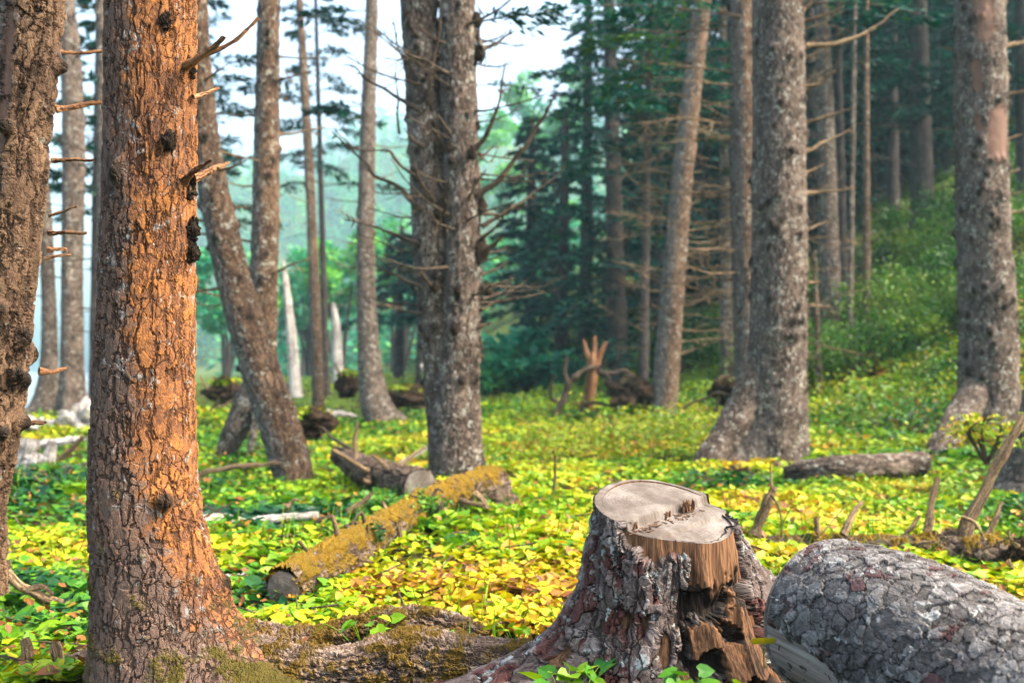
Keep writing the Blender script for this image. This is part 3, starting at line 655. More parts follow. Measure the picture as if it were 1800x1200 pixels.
for pix, w in [([(1762, 82), (1785, 78), (1815, 70)], 10), ([(1762, 170), (1785, 164), (1805, 160)], 8), ([(1764, 250), (1780, 242), (1797, 235)], 6), ([(1766, 303), (1780, 302), (1792, 298)], 5), ([(1766, 342), (1785, 340), (1808, 333)], 5), ([(1768, 373), (1785, 373), (1808, 370)], 7), ([(1684, 90), (1670, 86), (1660, 85)], 6), ([(1682, 265), (1672, 266)], 5)]:
    mb = MB(); pxbranch(mb, pix, d, w, rg, rg.uniform(-.3, .3), 1, .5); mb.build('dead_branch', M['deadwood'], t14)
mb = MB(); v, f, bk, kn, _ = tube([P(1742, 600, d), P(1722, 670, d - .12), P(1700, 715, d - .35), P(1678, 755, d - .65), P(1654, 800, d - 1.0), P(1632, 860, d - 1.3)], [.05, .2, .23, .23, .21, .15], 60, 90, bump=.12, seed=83); mb.add(v, f, bk=bk, seaward=.3); mb.build('root', M['grey'], t14)
# a foot of the next trunk at the very edge
plain_tree('spruce_tree', 'grey trunk foot cut off by the right edge behind the leaning stick', [(1822, 868, 130), (1838, 760, 90), (1850, 600, 70), (1855, 300, 60), (1855, 0, 55)], 11.2, 'grey', [(190, 40, .15, .3)], 0, 84, 20, nseg=60, nlen=160)

# ------------------------------------------------------------------ PART TWO MARK
# ------------------------------------------------------------------ the cut stump
def stump():
    C = np.array([.63, 4.13]); root = thing('tree_stump', 'knee high cut stump with stepped pale saw face and hollow rotten front', 'stump', (C[0], C[1], 0))
    na, nz = 640, 300
    th = np.linspace(0, 2 * PI, na, endpoint=False); deg = np.degrees(th)
    def dang(a): return (deg - a + 180) % 360 - 180
    r_top = .272 + .012 * np.cos(3 * th + 1) + .012 * np.cos(2 * th) + .02 * np.exp(-(dang(-58) / 22) ** 2)
    def plane(x, y):
        z = .838 + .27 * (y - C[1]) - .1 * (x - C[0])
        ax, ay, bx, by = .437, 3.92, .87, 4.33
        s = ((bx - ax) * (y - ay) - (by - ay) * (x - ax)) / math.hypot(bx - ax, by - ay)      # > 0 behind the step
        return z, s
    def rad(T, Z, r0):
        d = lambda a: (np.degrees(T) - a + 180) % 360 - 180
        r = r0 + .26 * np.exp(-Z / .3) - .26 * math.exp(-.8 / .3)
        r = r + np.minimum(.95 * np.exp(-Z / .16), .75) * np.exp(-(d(183) / 24) ** 2)
        r = r + np.minimum(1.05 * np.maximum(.79 - Z, 0) ** 1.15, .62) * np.exp(-(d(27) / 19) ** 2)
        r = r + .09 * np.exp(-Z / .25) * (np.exp(-(d(250) / 16) ** 2) + np.exp(-(d(290) / 13) ** 2)) + .3 * np.exp(-Z / .2) * np.exp(-(d(95) / 30) ** 2)
        return r
    x0, y0 = C[0] + r_top * np.cos(th), C[1] + r_top * np.sin(th)
    zp, s = plane(x0, y0); step = .034 * sstep(-.004, .004, -s); ztop = zp - step
    t = np.linspace(0, 1, nz)[:, None]; Z = -.1 + (ztop[None] + .1) * t; T = np.repeat(th[None], nz, 0)
    Rr = rad(T, np.maximum(Z, 0), r_top[None])
    # bare wood core
    az = (np.degrees(T) + 180) % 360 - 180
    pc = np.stack([np.cos(T) * .3, np.sin(T) * .3, Z], -1).reshape(-1, 3)
    streak = fbm(pc * [26, 26, 2.2], 3, 3).reshape(T.shape); lump = fbm(pc * [11, 11, 6], 6, 3).reshape(T.shape)
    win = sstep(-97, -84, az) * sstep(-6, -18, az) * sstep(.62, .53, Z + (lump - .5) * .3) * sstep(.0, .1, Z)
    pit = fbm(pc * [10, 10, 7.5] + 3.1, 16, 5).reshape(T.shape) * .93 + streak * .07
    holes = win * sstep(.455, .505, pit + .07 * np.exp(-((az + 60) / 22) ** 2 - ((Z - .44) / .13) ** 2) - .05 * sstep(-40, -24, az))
    Rw = Rr - .022 + (streak - .5) * .05 * sstep(.0, .1, ztop[None] - Z) + (lump - .5) * .035 * win - .07 * holes + (fbm(pc * [60, 60, 22], 9, 2).reshape(T.shape) - .5) * .016 * win
    v = np.stack([C[0] + Rw * np.cos(T), C[1] + Rw * np.sin(T), Z], -1).reshape(-1, 3)
    mb = MB(); mb.add(v, grid_faces(nz, na), bk=v + [0, 0, 0], rot=np.clip(holes * 1.2 + win * (.05 + .5 * sstep(.5, .58, streak)) + .35 * (1 - win) * sstep(.56, .66, streak), 0, 1).ravel()); mb.build('bare_wood', M['bare'], root)  # black rot in the pits, also painting in the shade of a deeper hollow
    # bark shell with the peeled front left open
    bn = (fbm(pc * 6, 12, 3).reshape(T.shape) - .5)
    Rb = Rr + .004 + bn * .035 + .02 * (fbm(pc * [18, 18, 5], 5, 2).reshape(T.shape) - .5)
    e = bn * 26
    left = np.interp(Z, [0, .25, .45, .6, .8], [-97, -93, -88, -78, -71])
    peel = sstep(-1.5, 1.5, az - left - e) * sstep(1.5, -1.5, az + 6 - e * .5)
    peel = np.maximum(peel, sstep(-1.5, 1.5, az + 136 + e) * sstep(1.5, -1.5, az + 60) * sstep(.006, -.006, ztop[None] - Z - .03 - .16 * (bn + .2) - .02 * np.sin(T * 9)))
    for (a0, z0, wa, wz) in [(-112, .42, 5, .05), (-125, .44, 4, .04), (-100, .34, 5, .07), (-158, .27, 5, .045)]: peel = np.maximum(peel, sstep(1.25, .85, ((az - a0) / wa) ** 2 + ((Z - z0) / wz) ** 2 - bn * 2))
    Rb = np.where(peel > .001, Rb * (1 - peel) + (np.minimum(Rw, Rr) - .035) * peel, Rb)
    v = np.stack([C[0] + Rb * np.cos(T), C[1] + Rb * np.sin(T), Z], -1).reshape(-1, 3)
    mb = MB(); bk = np.stack([np.cos(T) * .33, np.sin(T) * .33, Z], -1).reshape(-1, 3)
    mb.add(v, grid_faces(nz, na), bk=bk, seaward=0, knot=.75 * np.clip(peel * 1.2, 0, 1).ravel(), moss=.32 * np.exp(-np.maximum(Z.ravel() - .05, 0) / .12)); mb.build('bark', M['stump'], root)
    # stepped saw cut
    n = 120; k = np.linspace(1, 0, n)[:, None]; Rt = np.maximum(Rw[-1], Rb[-1] + .006)[None] * k
    X, Y = C[0] + Rt * np.cos(th), C[1] + Rt * np.sin(th); zp, s = plane(X, Y)
    jag = (fbm(np.stack([X * 9, Y * 9, 0 * X], -1).reshape(-1, 3), 2, 3).reshape(X.shape) - .5)
    z = zp - .034 * sstep(-.004, .004, -(s + jag * .003)) - .012 * sstep(-.003, .003, -(s + .105 + jag * .01)) + .004 * jag
    z[0] = ztop
    v = np.stack([X, Y, z], -1).reshape(-1, 3)
    mb = MB(); mb.add(v, grid_faces(n, na), bk=np.stack([X - C[0] + .03, Y - C[1] - .02, 0 * X], -1).reshape(-1, 3)); sawcut = mb.build('saw_cut', M['cut'], root)
    # torn fibres left standing along the step
    rg = np.random.default_rng(2); mb = MB()
    for i in range(20):
        u = rg.uniform(.6, .74) if i < 12 else rg.uniform(.05, .7); x, y = .437 + (.87 - .437) * u, 3.92 + (4.33 - 3.92) * u; zb, _ = plane(x, y)
        hgt = rg.uniform(.01, .03) if i < 12 else rg.uniform(.0, .006)
        p = np.array([x + rg.normal(0, .006), y - .012 + rg.normal(0, .006), zb - .036]); v, f, bk, _, _ = tube([p, p + [rg.normal(0, .004), rg.normal(0, .004), .02 + hgt * .6], p + [rg.normal(0, .008), rg.normal(0, .008), .02 + hgt]], [.005, .004, .0015], 5, 6, seed=i); mb.add(v, f, bk=v)
    for i in range(60):
        u = rg.uniform(.05, .75); a = rg.uniform(0, PI); p = np.array([.437 + (.87 - .437) * u + rg.uniform(0, .04), 3.92 + (4.33 - 3.92) * u - rg.uniform(.01, .05), 0]); p[2] = plane(p[0], p[1])[0] - .031
        q = np.array([math.cos(a), math.sin(a), .1]) * rg.uniform(.004, .018); v, f, bk, _, _ = tube([p - q, p + q], [.002, .0016], 4, 3, seed=i); mb.add(v, f, bk=v)
    mb.build('splinter', M['bare'], sawcut, smooth=False)
stump()

# ------------------------------------------------------------------ logs
def log(name, label, pts, rad, mat, capm=('cut', 'cut'), nseg=64, nlen=120, bump=.06, seed=1, knots=8, moss=None, peel=None, core='bareg', group=None, cat='log', bs=3.0, capn=12):
    pts = np.asarray(pts, float); base = pts[0].copy(); base[2] = height(base[0], base[1])[0]
    root = thing(name, label, cat, base, group)
    v, f, bk, kn, (TH, S, c) = tube(pts, rad, nseg, nlen, (), bump, bs, knots, seed)
    g = v.reshape(nlen, nseg, 3); nz = (g - c[:, None])[..., 2]; nz = nz / (np.linalg.norm(g - c[:, None], axis=2) + 1e-6)
    at = dict(bk=bk, knot=kn, seaward=0)
    if moss is not None: at['moss'] = (moss[0] * nz + moss[1]).ravel()
    mb = MB()
    if peel is not None:
        pm = peel(np.degrees(TH) % 360, S, (fbm(bk * 7, seed + 3, 3) - .5).reshape(TH.shape))
        gs = c[:, None] + (g - c[:, None]) * (1 - .09 * pm[..., None]); at['knot'] = np.maximum(kn, .6 * np.clip(pm * 1.2, 0, 1).ravel())
        mb.add(gs.reshape(-1, 3), f, **at); mb.build('bark', M[mat], root)
        vi = c[:, None] + (g - c[:, None]) * .955; m2 = MB(); m2.add(vi.reshape(-1, 3), f, bk=bk); m2.build('bare_wood', M[core], root)
    else:
        mb.add(v, f, **at); mb.build('bark', M[mat], root)
    for k, end in ((0, capm[0]), (1, capm[1])):
        if not end: continue
        ring = g[-1] if k else g[0]; out = (c[-1] - c[-2]) if k else (c[0] - c[1]); out = out / np.linalg.norm(out)
        m3 = MB(); cv, cf, cb = cap(ring + out * .003, out, capn, .006, .01, seed); m3.add(cv, cf if k else cf[:, ::-1], bk=cb); m3.build('cut_end', M[end], root)
    return root

log('fallen_log', 'thick grey log with flaking scaly bark lying against the cut stump',
    [(1.18, 3.79, .475), (1.36, 3.4, .445), (1.56, 2.95, .34), (1.85, 2.3, .235), (2.15, 1.65, .14)], [.285, .305, .31, .32, .33], 'log', ('bareg', 'cut'), 420, 460, .05, 7, 0,
    peel=lambda th, s, n: np.maximum(sstep(-2, 2, th - 172 - 34 * s - n * 26) * sstep(2, -2, th - 300 - n * 20) * sstep(.02, -.02, s - 1.2 - n), sstep(.006, -.004, s - .012 - .03 * (n + .3))), bs=2.2, capn=40)

def stubs(root, specs, rg, mat='deadwood', name='branch_stub'):
    for pix, dep, w, sw in specs:
        mb = MB(); pxbranch(mb, pix, dep, w, rg, sw, 0, .5); mb.build(name, M[mat], root)

rg = np.random.default_rng(91)
ml = log('mossy_log', 'moss covered fallen log with cut end slanting across the yellow leaves', [P(498, 1036, 5.75), P(600, 978, 6.5), P(690, 925, 7.5), P(770, 885, 8.5), P(872, 852, 9.3)], [.11, .112, .115, .135, .16], 'mossy', ('cutgrey', 'cutgrey'), 90, 300, .16, 92, 14, moss=(.16, .02))
def moss_tufts(root, pts, rad, n, seed, cov=.5):
    rg_ = np.random.default_rng(seed); v, f, bk, kn, (TH, S, c) = tube(pts, rad, 90, 300, (), .16, 3.0, 14, 92); q = rg_.integers(0, len(v), n * 4); nr = v[q] - np.repeat(c, 90, 0)[q]; nr /= np.linalg.norm(nr, axis=1)[:, None]
    k = (nr[:, 2] > -.15) & (fbm(bk[q] * 6, 5, 3) + .16 * nr[:, 2] > cov); q, nr = q[k][:n], nr[k][:n]; m = len(q); mb_ = MB()
    leaves(mb_, v[q] - nr * .004, rg_.uniform(.014, .034, m), rg_.uniform(.6, .86, m), 0, S4 * np.array([1.6, 1, 1]), D4F, 0, rg_, nrm=rg_.normal(0, 1, (m, 3)), fwd=nr + rg_.normal(0, .5, (m, 3)) + [0, 0, .3]); mb_.build('moss', M['mosstuft'], next(ch for ch in root.children if ch.name.startswith('bark')), smooth=False)
M['mosstuft'] = leafmat('moss_tuft', [(0, (.1, .1, .006)), (.6, (.17, .12, .006)), (.75, (.27, .16, .008)), (1, (.3, .15, .01))], .3)
moss_tufts(ml, [P(498, 1036, 5.75), P(600, 978, 6.5), P(690, 925, 7.5), P(770, 885, 8.5), P(872, 852, 9.3)], [.11, .112, .115, .135, .16], 6500, 3, .54)
stubs(ml, [([(596, 960), (592, 935), (583, 905)], 6.5, 11, 0), ([(545, 975), (535, 962), (525, 950)], 6.1, 7, 0), ([(690, 905), (678, 893), (672, 880)], 7.4, 7, 0), ([(700, 925), (704, 945), (706, 968)], 7.2, 12, -.1), ([(770, 895), (785, 910), (815, 926)], 8.1, 22, -.3), ([(810, 880), (830, 885), (850, 888)], 8.5, 11, -.2), ([(745, 905), (752, 925), (748, 945)], 8.0, 14, -.2), ([(835, 868), (850, 880), (858, 895)], 8.7, 12, -.2), ([(620, 975), (640, 985), (655, 988)], 6.5, 7, -.1)], rg)
log('broken_log', 'short brown broken log under the raised mossy end', [P(815, 902, 9.0), P(860, 895, 9.2), P(900, 888, 9.4)], [.13, .14, .12], 'mossy', ('cutgrey', 'cutgrey'), 60, 70, .2, 93, 6, moss=(.05, -.25))
l2 = log('cut_log', 'grey log with a round sawn end turned toward the viewer beside the twin trunk', [P(738, 856, 10.2), P(690, 842, 10.8), P(640, 826, 11.6), P(596, 800, 12.6)], [.175, .17, .155, .1], 'mossy', ('cut', None), 70, 120, .1, 94, 10, moss=(.05, -.12))
stubs(l2, [([(690, 832), (672, 815), (655, 800)], 10.6, 9, 0), ([(650, 828), (620, 810), (585, 790)], 11.0, 10, -.4), ([(625, 812), (624, 780), (628, 742)], 11.6, 9, .1), ([(700, 820), (725, 800), (748, 786)], 10.6, 7, .2), ([(650, 840), (648, 848), (636, 842)], 10.9, 12, -.3)], rg)
log('grey_log', 'short tapering grey log among the leaves left of the right edge trunk', [P(1378, 830, 12.4), P(1420, 828, 12.3), P(1470, 826, 12.2), P(1530, 822, 12.3), P(1625, 812, 12.6)], [.06, .13, .17, .16, .12], 'grey', (None, None), 60, 130, .12, 95, 6, moss=(.1, -.3))
bl = log('branchy_log', 'long fallen log with upright dead branches behind the flaking grey log', [P(1330, 962, 7.3), P(1450, 966, 7.2), P(1600, 968, 7.0), P(1740, 975, 6.85), P(1800, 985, 6.8)], [.075, .08, .09, .1, .11], 'mossy', (None, None), 60, 220, .15, 96, 10, moss=(.1, .0))
stubs(bl, [([(1328, 940), (1340, 905), (1356, 868), (1362, 855)], 7.3, 20, 0), ([(1356, 870), (1355, 840), (1353, 812)], 7.3, 4, .05), ([(1356, 868), (1372, 900), (1374, 945)], 7.25, 4, 0), ([(1436, 958), (1436, 930), (1434, 908)], 7.2, 14, 0), ([(1482, 940), (1498, 905), (1516, 882)], 7.1, 13, .1), ([(1582, 950), (1600, 930), (1618, 905)], 7.05, 10, 0), ([(1628, 962), (1634, 905), (1648, 840)], 7.0, 17, .1), ([(1692, 960), (1708, 905), (1740, 845), (1768, 780), (1800, 728)], 6.9, 26, .2), ([(1732, 945), (1750, 912), (1762, 882)], 6.9, 12, .1), ([(1690, 908), (1715, 920), (1732, 950)], 6.8, 6, -.1), ([(1606, 968), (1620, 955), (1640, 952)], 6.9, 8, -.1)], rg)
log('dark_log', 'dark rotten log in the bottom corner beside the orange trunk', [P(20, 1215, 4.75), P(90, 1192, 4.72), P(175, 1180, 4.7)], [.06, .085, .1], 'root', (None, None), 60, 100, .25, 97, 0, moss=(.1, -.35))
cb = thing('fallen_branch', 'crooked brown branch lying by the left edge under the mossy trunk', 'branch', G(60, 1060)); mb = MB()
for pix, w in [([(-30, 975), (10, 1000), (40, 1035), (80, 1050), (130, 1064)], 18), ([(10, 985), (18, 1015), (48, 1042)], 12), ([(50, 1035), (75, 1030), (92, 1045)], 10)]: pxbranch(mb, pix, 5.6, w, rg, 0, 0, .4)
mb.build('limb', M['deadwood'], cb)
def stick(name, label, pix, dep, w, mat='deadwood', cat='stick', swing=0.0, twigs=0, taper=.5, group=None):
    q = thing(name, label, cat, P(*pix[0], dep), group); mb = MB(); pxbranch(mb, pix, dep, w, rg, swing, twigs, taper); mb.build('limb', M[mat], q); return q
stick('broken_stub', 'jagged wood stub at the bottom left corner, nearer the frame edge', [(54, 1200), (50, 1160), (44, 1122)], 4.6, 26, 'deadwood', 'stub')
stick('broken_stub', 'jagged wood stub close to the foot of the orange trunk', [(108, 1200), (104, 1160), (96, 1130)], 4.6, 26, 'deadwood', 'stub')
stick('bleached_stick', 'short white stick poking from leaves in front of the cut mossy end', [(560, 1122), (577, 1100), (594, 1082)], 5.5, 14, 'driftwood')
stick('grey_limb', 'pale grey limb lying in leaves behind the orange trunk', [(350, 918), (400, 914), (440, 916), (500, 908), (560, 905)], 8.6, 20, 'driftwood', 'branch', .3, 2)
stick('grey_limb', 'small pale grey limb in leaves above the left root', [(360, 1022), (395, 1018), (432, 1012)], 6.4, 20, 'driftwood', 'branch')
stick('arched_branch', 'arched tan branch lying across the green slope behind the orange trunk', [(345, 842), (370, 828), (420, 820), (460, 817), (490, 815)], 12.4, 12, 'deadwood', 'branch')
stick('dead_stick', 'grey dead stick leaning in leaves beyond the mossy log', [(612, 900), (640, 880), (655, 866)], 8.6, 11, 'deadwood', 'stick')
stick('dead_stick', 'thin dry stalk pair standing in front of the twin trunk', [(968, 900), (974, 850), (976, 800)], 9.3, 6, 'twig', 'stick', 0, 3)
stick('bleached_stick', 'short pale stub standing left of the twin trunk far back', [(758, 668), (750, 655), (741, 640)], 22, 12, 'driftwood')

stick('dead_stick', 'dark forked dead branch slanting up left of the sawn log', [(655, 812), (622, 792), (588, 772), (566, 752)], 12.2, 9, 'twig', 'stick', .3, 5)
stick('dead_stick', 'upright dark dead stick behind the sawn log', [(626, 800), (624, 770), (630, 744)], 12.6, 9, 'twig', 'stick', 0, 2)
stick('dead_stick', 'thin grey dead stick rising right of the sawn log toward the twin trunk', [(705, 815), (728, 800), (750, 786)], 11.6, 6, 'driftwood', 'stick', 0, 1)
stick('dead_stick', 'small dark curved root above the cut end of the mossy log', [(545, 935), (560, 915), (585, 908), (600, 915)], 8.0, 9, 'twig', 'stick', 0, 2)
stick('dead_stick', 'short brown stick in the leaves left of the mossy log', [(505, 890), (516, 878), (526, 880)], 8.8, 7, 'deadwood', 'stick', 0, 1)
stick('bleached_stick', 'flat pale grey limb far back beside the thin rusty footed pole', [(575, 728), (600, 727), (628, 732)], 29, 12, 'driftwood', 'branch')

# ------------------------------------------------------------------ snags
def snag(name, label, pix, dep, mat, extra=(), seed=1):
    q = thing(name, label, 'snag', P(pix[0][0], pix[0][1], dep)); mb = MB()
    v, f, bk, kn, (TH, S, c) = tube([P(a, b, dep) for a, b, w in pix], [w * dep / F / 2 for a, b, w in pix], 32, 120, bump=.1, seed=seed, rfun=lambda T, S: -.35 * pix[-1][2] * dep / F * (S / S.max()) ** 6 * (1 + np.sin(T * 3 + seed)) * .5)
    mb.add(v, f, bk=bk); mb.build('trunk', M[mat], q)
    for ex, w in extra:
        m2 = MB(); pxbranch(m2, ex, dep, w, rg, 0, 2, .62); m2.build('spike', M[mat], q)
    return q
snag('bleached_snag', 'tall bleached white snag with a pointed top behind the leaning trunk', [(520, 698, 24), (516, 640, 19), (508, 550, 15), (500, 480, 9), (497, 455, 2)], 30, 'driftwood', seed=3)
snag('bleached_snag', 'shorter bleached snag beside the overturned root mound', [(594, 672, 20), (592, 610, 18), (589, 560, 14), (585, 530, 3)], 30, 'driftwood', seed=4)
snag('broken_snag', 'reddish broken snag splitting into three prongs at the clearing edge', [(1032, 728, 20), (1038, 680, 19), (1043, 640, 20), (1044, 618, 14)], 26, 'snag', [([(1042, 650), (1032, 618), (1025, 597)], 14), ([(1044, 640), (1045, 610), (1045, 590)], 11), ([(1045, 645), (1056, 620), (1066, 600)], 13), ([(1034, 700), (1020, 715), (1008, 735)], 14), ([(1020, 712), (1008, 708), (1000, 712)], 9)], 5)
fb = thing('fallen_tree', 'dark tangled fallen tree top arching around the three pronged snag', 'fallen tree', G(985, 735)); 
for pix, w in [([(970, 740), (985, 715), (995, 685), (1002, 672), (1015, 658), (1035, 648), (1050, 645)], 11), ([(998, 675), (993, 655), (995, 635), (998, 628)], 7), ([(976, 705), (968, 695), (970, 670), (973, 660)], 6), ([(1050, 652), (1075, 657), (1095, 652), (1115, 660), (1125, 670)], 7), ([(1052, 652), (1068, 660), (1075, 675)], 5), ([(1020, 725), (1030, 712), (1042, 708), (1070, 712), (1085, 722)], 7), ([(1048, 650), (1060, 640), (1068, 632)], 5)]:
    mb = MB(); pxbranch(mb, pix, 25.4, w * 1.35, rg, rg.uniform(-.5, .5), 3, .5); mb.build('limb', M['twig'], fb)

# ------------------------------------------------------------------ lumps of root and soil
def blob(mb, ctr, r3, seed, mat_i=0, rough=.7, n=(40, 56), **at):
    u = np.linspace(.02, PI - .02, n[0]); w = np.linspace(0, 2 * PI, n[1], endpoint=False); U, V = np.meshgrid(u, w, indexing='ij')
    d = np.stack([np.sin(U) * np.cos(V), np.sin(U) * np.sin(V), np.cos(U)], -1).reshape(-1, 3); rr = 1 + rough * 2 * (fbm(d * 2.3, seed, 4) - .5)
    v = np.asarray(ctr) + d * rr[:, None] * np.asarray(r3); at.setdefault('moss', .35 * d[:, 2]); mb.add(v, grid_faces(*n), mat_i, bk=(d * rr[:, None] * np.asarray(r3)), **at)

def uproot(label, ctr, dep, r3, seed, roots, tuft=True, name='uprooted_stump', cat='root mass'):
    c = P(*ctr, dep); q = thing(name, label, cat, (c[0], c[1], height(c[0], c[1])[0])); mb = MB(); blob(mb, c, r3, seed); rp = mb.build('root_plate', M['rootplate'], q)
    for pix, w in roots:
        m2 = MB(); pxbranch(m2, pix, dep - .2, w, rg, rg.uniform(-.3, .1), 1, .6); m2.build('root', M['deadwood'], q)
    if tuft:
        m2 = MB(); n = 420; a = rg.uniform(0, 2 * PI, n); k = rg.random(n) ** .5
        p = np.stack([c[0] + np.cos(a) * k * r3[0] * .9, c[1] + np.sin(a) * k * r3[1] * .9, c[2] + r3[2] * (.75 + .3 * rg.random(n) - .3 * k)], 1)
        leaves(m2, p, rg.uniform(.05, .13, n), rg.normal(.5, .16, n), .6, D4, D4F); m2.build('leaf_tuft', M['leaf'], rp, smooth=False)
uproot('mossy uprooted stump with spiky roots left of the slanting trunk', (402, 686), 24, (.5, .4, .32), 3, [([(390, 700), (372, 690), (360, 678), (352, 660)], 6), ([(400, 690), (380, 710), (368, 722)], 8), ([(395, 680), (372, 690), (362, 694)], 7), ([(420, 690), (395, 712), (380, 716)], 6)])
uproot('brown torn root plate with ferny top beside the shorter bleached snag', (611, 672), 28, (.32, .3, .36), 4, [([(600, 660), (592, 645), (590, 636)], 5)])
uproot('hollow mossy root mound with dark roots right of the slanting trunk foot', (540, 742), 16.5, (.42, .4, .24), 5, [([(520, 740), (530, 755), (528, 775)], 6), ([(550, 735), (562, 748), (566, 768)], 6), ([(535, 738), (545, 752), (552, 770)], 5)])
uproot('long dark overturned root mound at the curved foot of the straight spruce', (715, 696), 27.5, (.75, .5, .3), 6, [([(690, 690), (720, 684), (755, 690)], 9), ([(700, 700), (725, 712), (750, 716)], 7)])
uproot('torn brown root mass on the fallen log at the right edge', (1792, 975), 6.75, (.14, .16, .13), 7, [([(1770, 985), (1785, 1005), (1790, 1020)], 8), ([(1790, 960), (1775, 945), (1772, 930)], 6), ([(1800, 990), (1790, 1010), (1798, 1025)], 6)], False)
uproot('brushy tangle of dead stems right of the three pronged snag', (1108, 692), 25, (.55, .5, .42), 8, [([(1090, 680), (1100, 660), (1125, 665)], 5), ([(1110, 690), (1130, 700), (1136, 720)], 5), ([(1085, 690), (1095, 670), (1118, 672)], 4)], False, 'brush_heap', 'brush')
uproot('small root tangle with a white stick at the foot of the dark knotty spruce', (1276, 690), 19, (.28, .25, .24), 9, [([(1262, 672), (1272, 660), (1290, 668)], 6), ([(1240, 700), (1262, 690), (1285, 695)], 5), ([(1258, 722), (1262, 705), (1264, 695)], 7), ([(1200, 718), (1230, 702), (1260, 690)], 5)], False)

# driftwood by the beach
def drift(label, ctr, dep, r3, seed, mat='driftwood', name='driftwood'):
    c = P(*ctr, dep) + [0, 0, .1]; r3 = tuple(1.4 * v for v in r3); q = thing(name, label, 'driftwood', (c[0], c[1], height(c[0], c[1])[0])); mb = MB(); blob(mb, c, r3, seed, rough=.9, moss=0); mb.build('wood', M[mat], q); return q
drift('white driftwood root with a peaked top left of the orange trunk', (146, 752), 20, (.3, .25, .27), 11)
drift('low white driftwood lump behind the leaning brown trunk', (66, 758), 20, (.22, .2, .13), 12)
drift('knobbly white driftwood lump at the foot of the upright white plank', (56, 828), 13, (.14, .13, .1), 13)
stick('driftwood_plank', 'upright white driftwood plank beside the leaning brown trunk', [(42, 826), (48, 798), (53, 770)], 13, 36, 'driftwood', 'driftwood', 0, 0, .1)
stick('driftwood_plank', 'upright tapering driftwood post standing among the beach timber', [(80, 842), (85, 808), (92, 776)], 13, 27, 'driftwood', 'driftwood', 0, 0, .4)
stick('driftwood_log', 'pale driftwood pole lying level behind the upright post', [(40, 784), (90, 778), (150, 770)], 14.5, 19, 'driftwood', 'driftwood')
stick('driftwood_log', 'thin grey driftwood pole sloping up toward the orange trunk', [(96, 818), (120, 794), (146, 768)], 13.6, 13, 'deadwood', 'driftwood')
stick('driftwood_log', 'dark grey log lying level just left of the orange trunk', [(60, 840), (110, 834), (165, 822)], 12.4, 28, 'grey', 'log', 0, 0, .1)
stick('driftwood_log', 'mossy brown log lying lowest left of the orange trunk', [(14, 842), (60, 850), (110, 858), (165, 866)], 11.6, 30, 'mossy', 'log', 0, 0, .2)

# ------------------------------------------------------------------ leafy plants close by
def plant(label, ctr, dep, n, spread, size, tint, name='leafy_plant', sd=.1):
    c = P(*ctr, dep); q = thing(name, label, 'plant', (c[0], c[1], height(c[0], c[1])[0])); mb = MB(); st = MB()
    for i in range(n):
        p = c + rg.normal(0, 1, 3) * [spread, spread * .6, spread * .3]; b = np.array([c[0] + (p[0] - c[0]) * .4, c[1], c[2] - .09])
        v, f, bk, _, _ = tube([b, (b + p) / 2 + [0, 0, .01], p], [.0025, .002, .0015], 5, 7, seed=i); st.add(v, f, tint=.4)
        lf = MB(); leaves(lf, p[None], np.array([size * rg.uniform(.7, 1.3)]), np.array([tint + rg.normal(0, sd)]), .45, fwd=np.array([[p[0] - c[0], p[1] - c[1] - .02, .02]])); lf.build('leaf', M['leaf'], q, smooth=False)
    st.build('stem', M['leaf'], q)
plant('glossy green leaves sprouting at the left foot of the cut stump', (995, 1188), 3.75, 16, .07, .075, .36)
plant('round green leaves at the bottom edge before the hollow of the stump', (1222, 1192), 3.35, 12, .055, .07, .27)
plant('single yellow leaf between the stump and the flaking grey log', (1344, 1130), 3.62, 1, .005, .085, .72)
plant('small green leaves growing over the root between orange trunk and stump', (640, 1090), 4.5, 9, .09, .06, .5)
plant('single orange leaf on the soil below the grey log', (1400, 1178), 3.6, 1, .03, .06, .85)
plant('leafy sprig beside the left root of the stump', (915, 1108), 4.55, 12, .09, .055, .5)
def fern(label, ctr, dep, n, L, tint=.32):
    c = G(*ctr) if dep is None else P(*ctr, dep); q = thing('fern', label, 'fern', c); 
    for i in range(n):
        a = i * 2.4 + rg.uniform(-.3, .3); l = L * rg.uniform(.7, 1.1); t = np.linspace(0, 1, 16)
        pts = np.stack([c[0] + np.cos(a) * l * t, c[1] + np.sin(a) * l * t, c[2] + l * (.75 * t - .6 * t ** 2)], 1); mb = MB()
        v, f, bk, _, _ = tube(pts, .004 * (1 - .8 * t), 4, 16, seed=i); mb.add(v, f, tint=.3)
        for s in (-1, 1):
            k = np.arange(2, 16); m = len(k); fw = np.stack([np.cos(a + s * 1.25) + 0 * k, np.sin(a + s * 1.25) + 0 * k, -.15 + 0 * k], 1); leaves(mb, pts[k], l * .3 * np.sin(PI * (.12 + .85 * t[k])) + .02, tint + rg.normal(0, .06, m), 0, S4 * [1.5, 1, 1], D4F, nrm=np.column_stack([0 * k, 0 * k, 1 + 0 * k]) + rg.normal(0, .12, (m, 3)), fwd=fw)
        mb.build('frond', M['leaf'], q, smooth=False)
fern('green fern arching over the grey limb right of the orange trunk', (440, 935), None, 8, .5)
fern('green fern between the orange trunk and the mossy log', (505, 945), None, 8, .45, .28)
fern('small fern nearest the orange trunk in the dark hollow', (392, 950), None, 7, .4, .26)

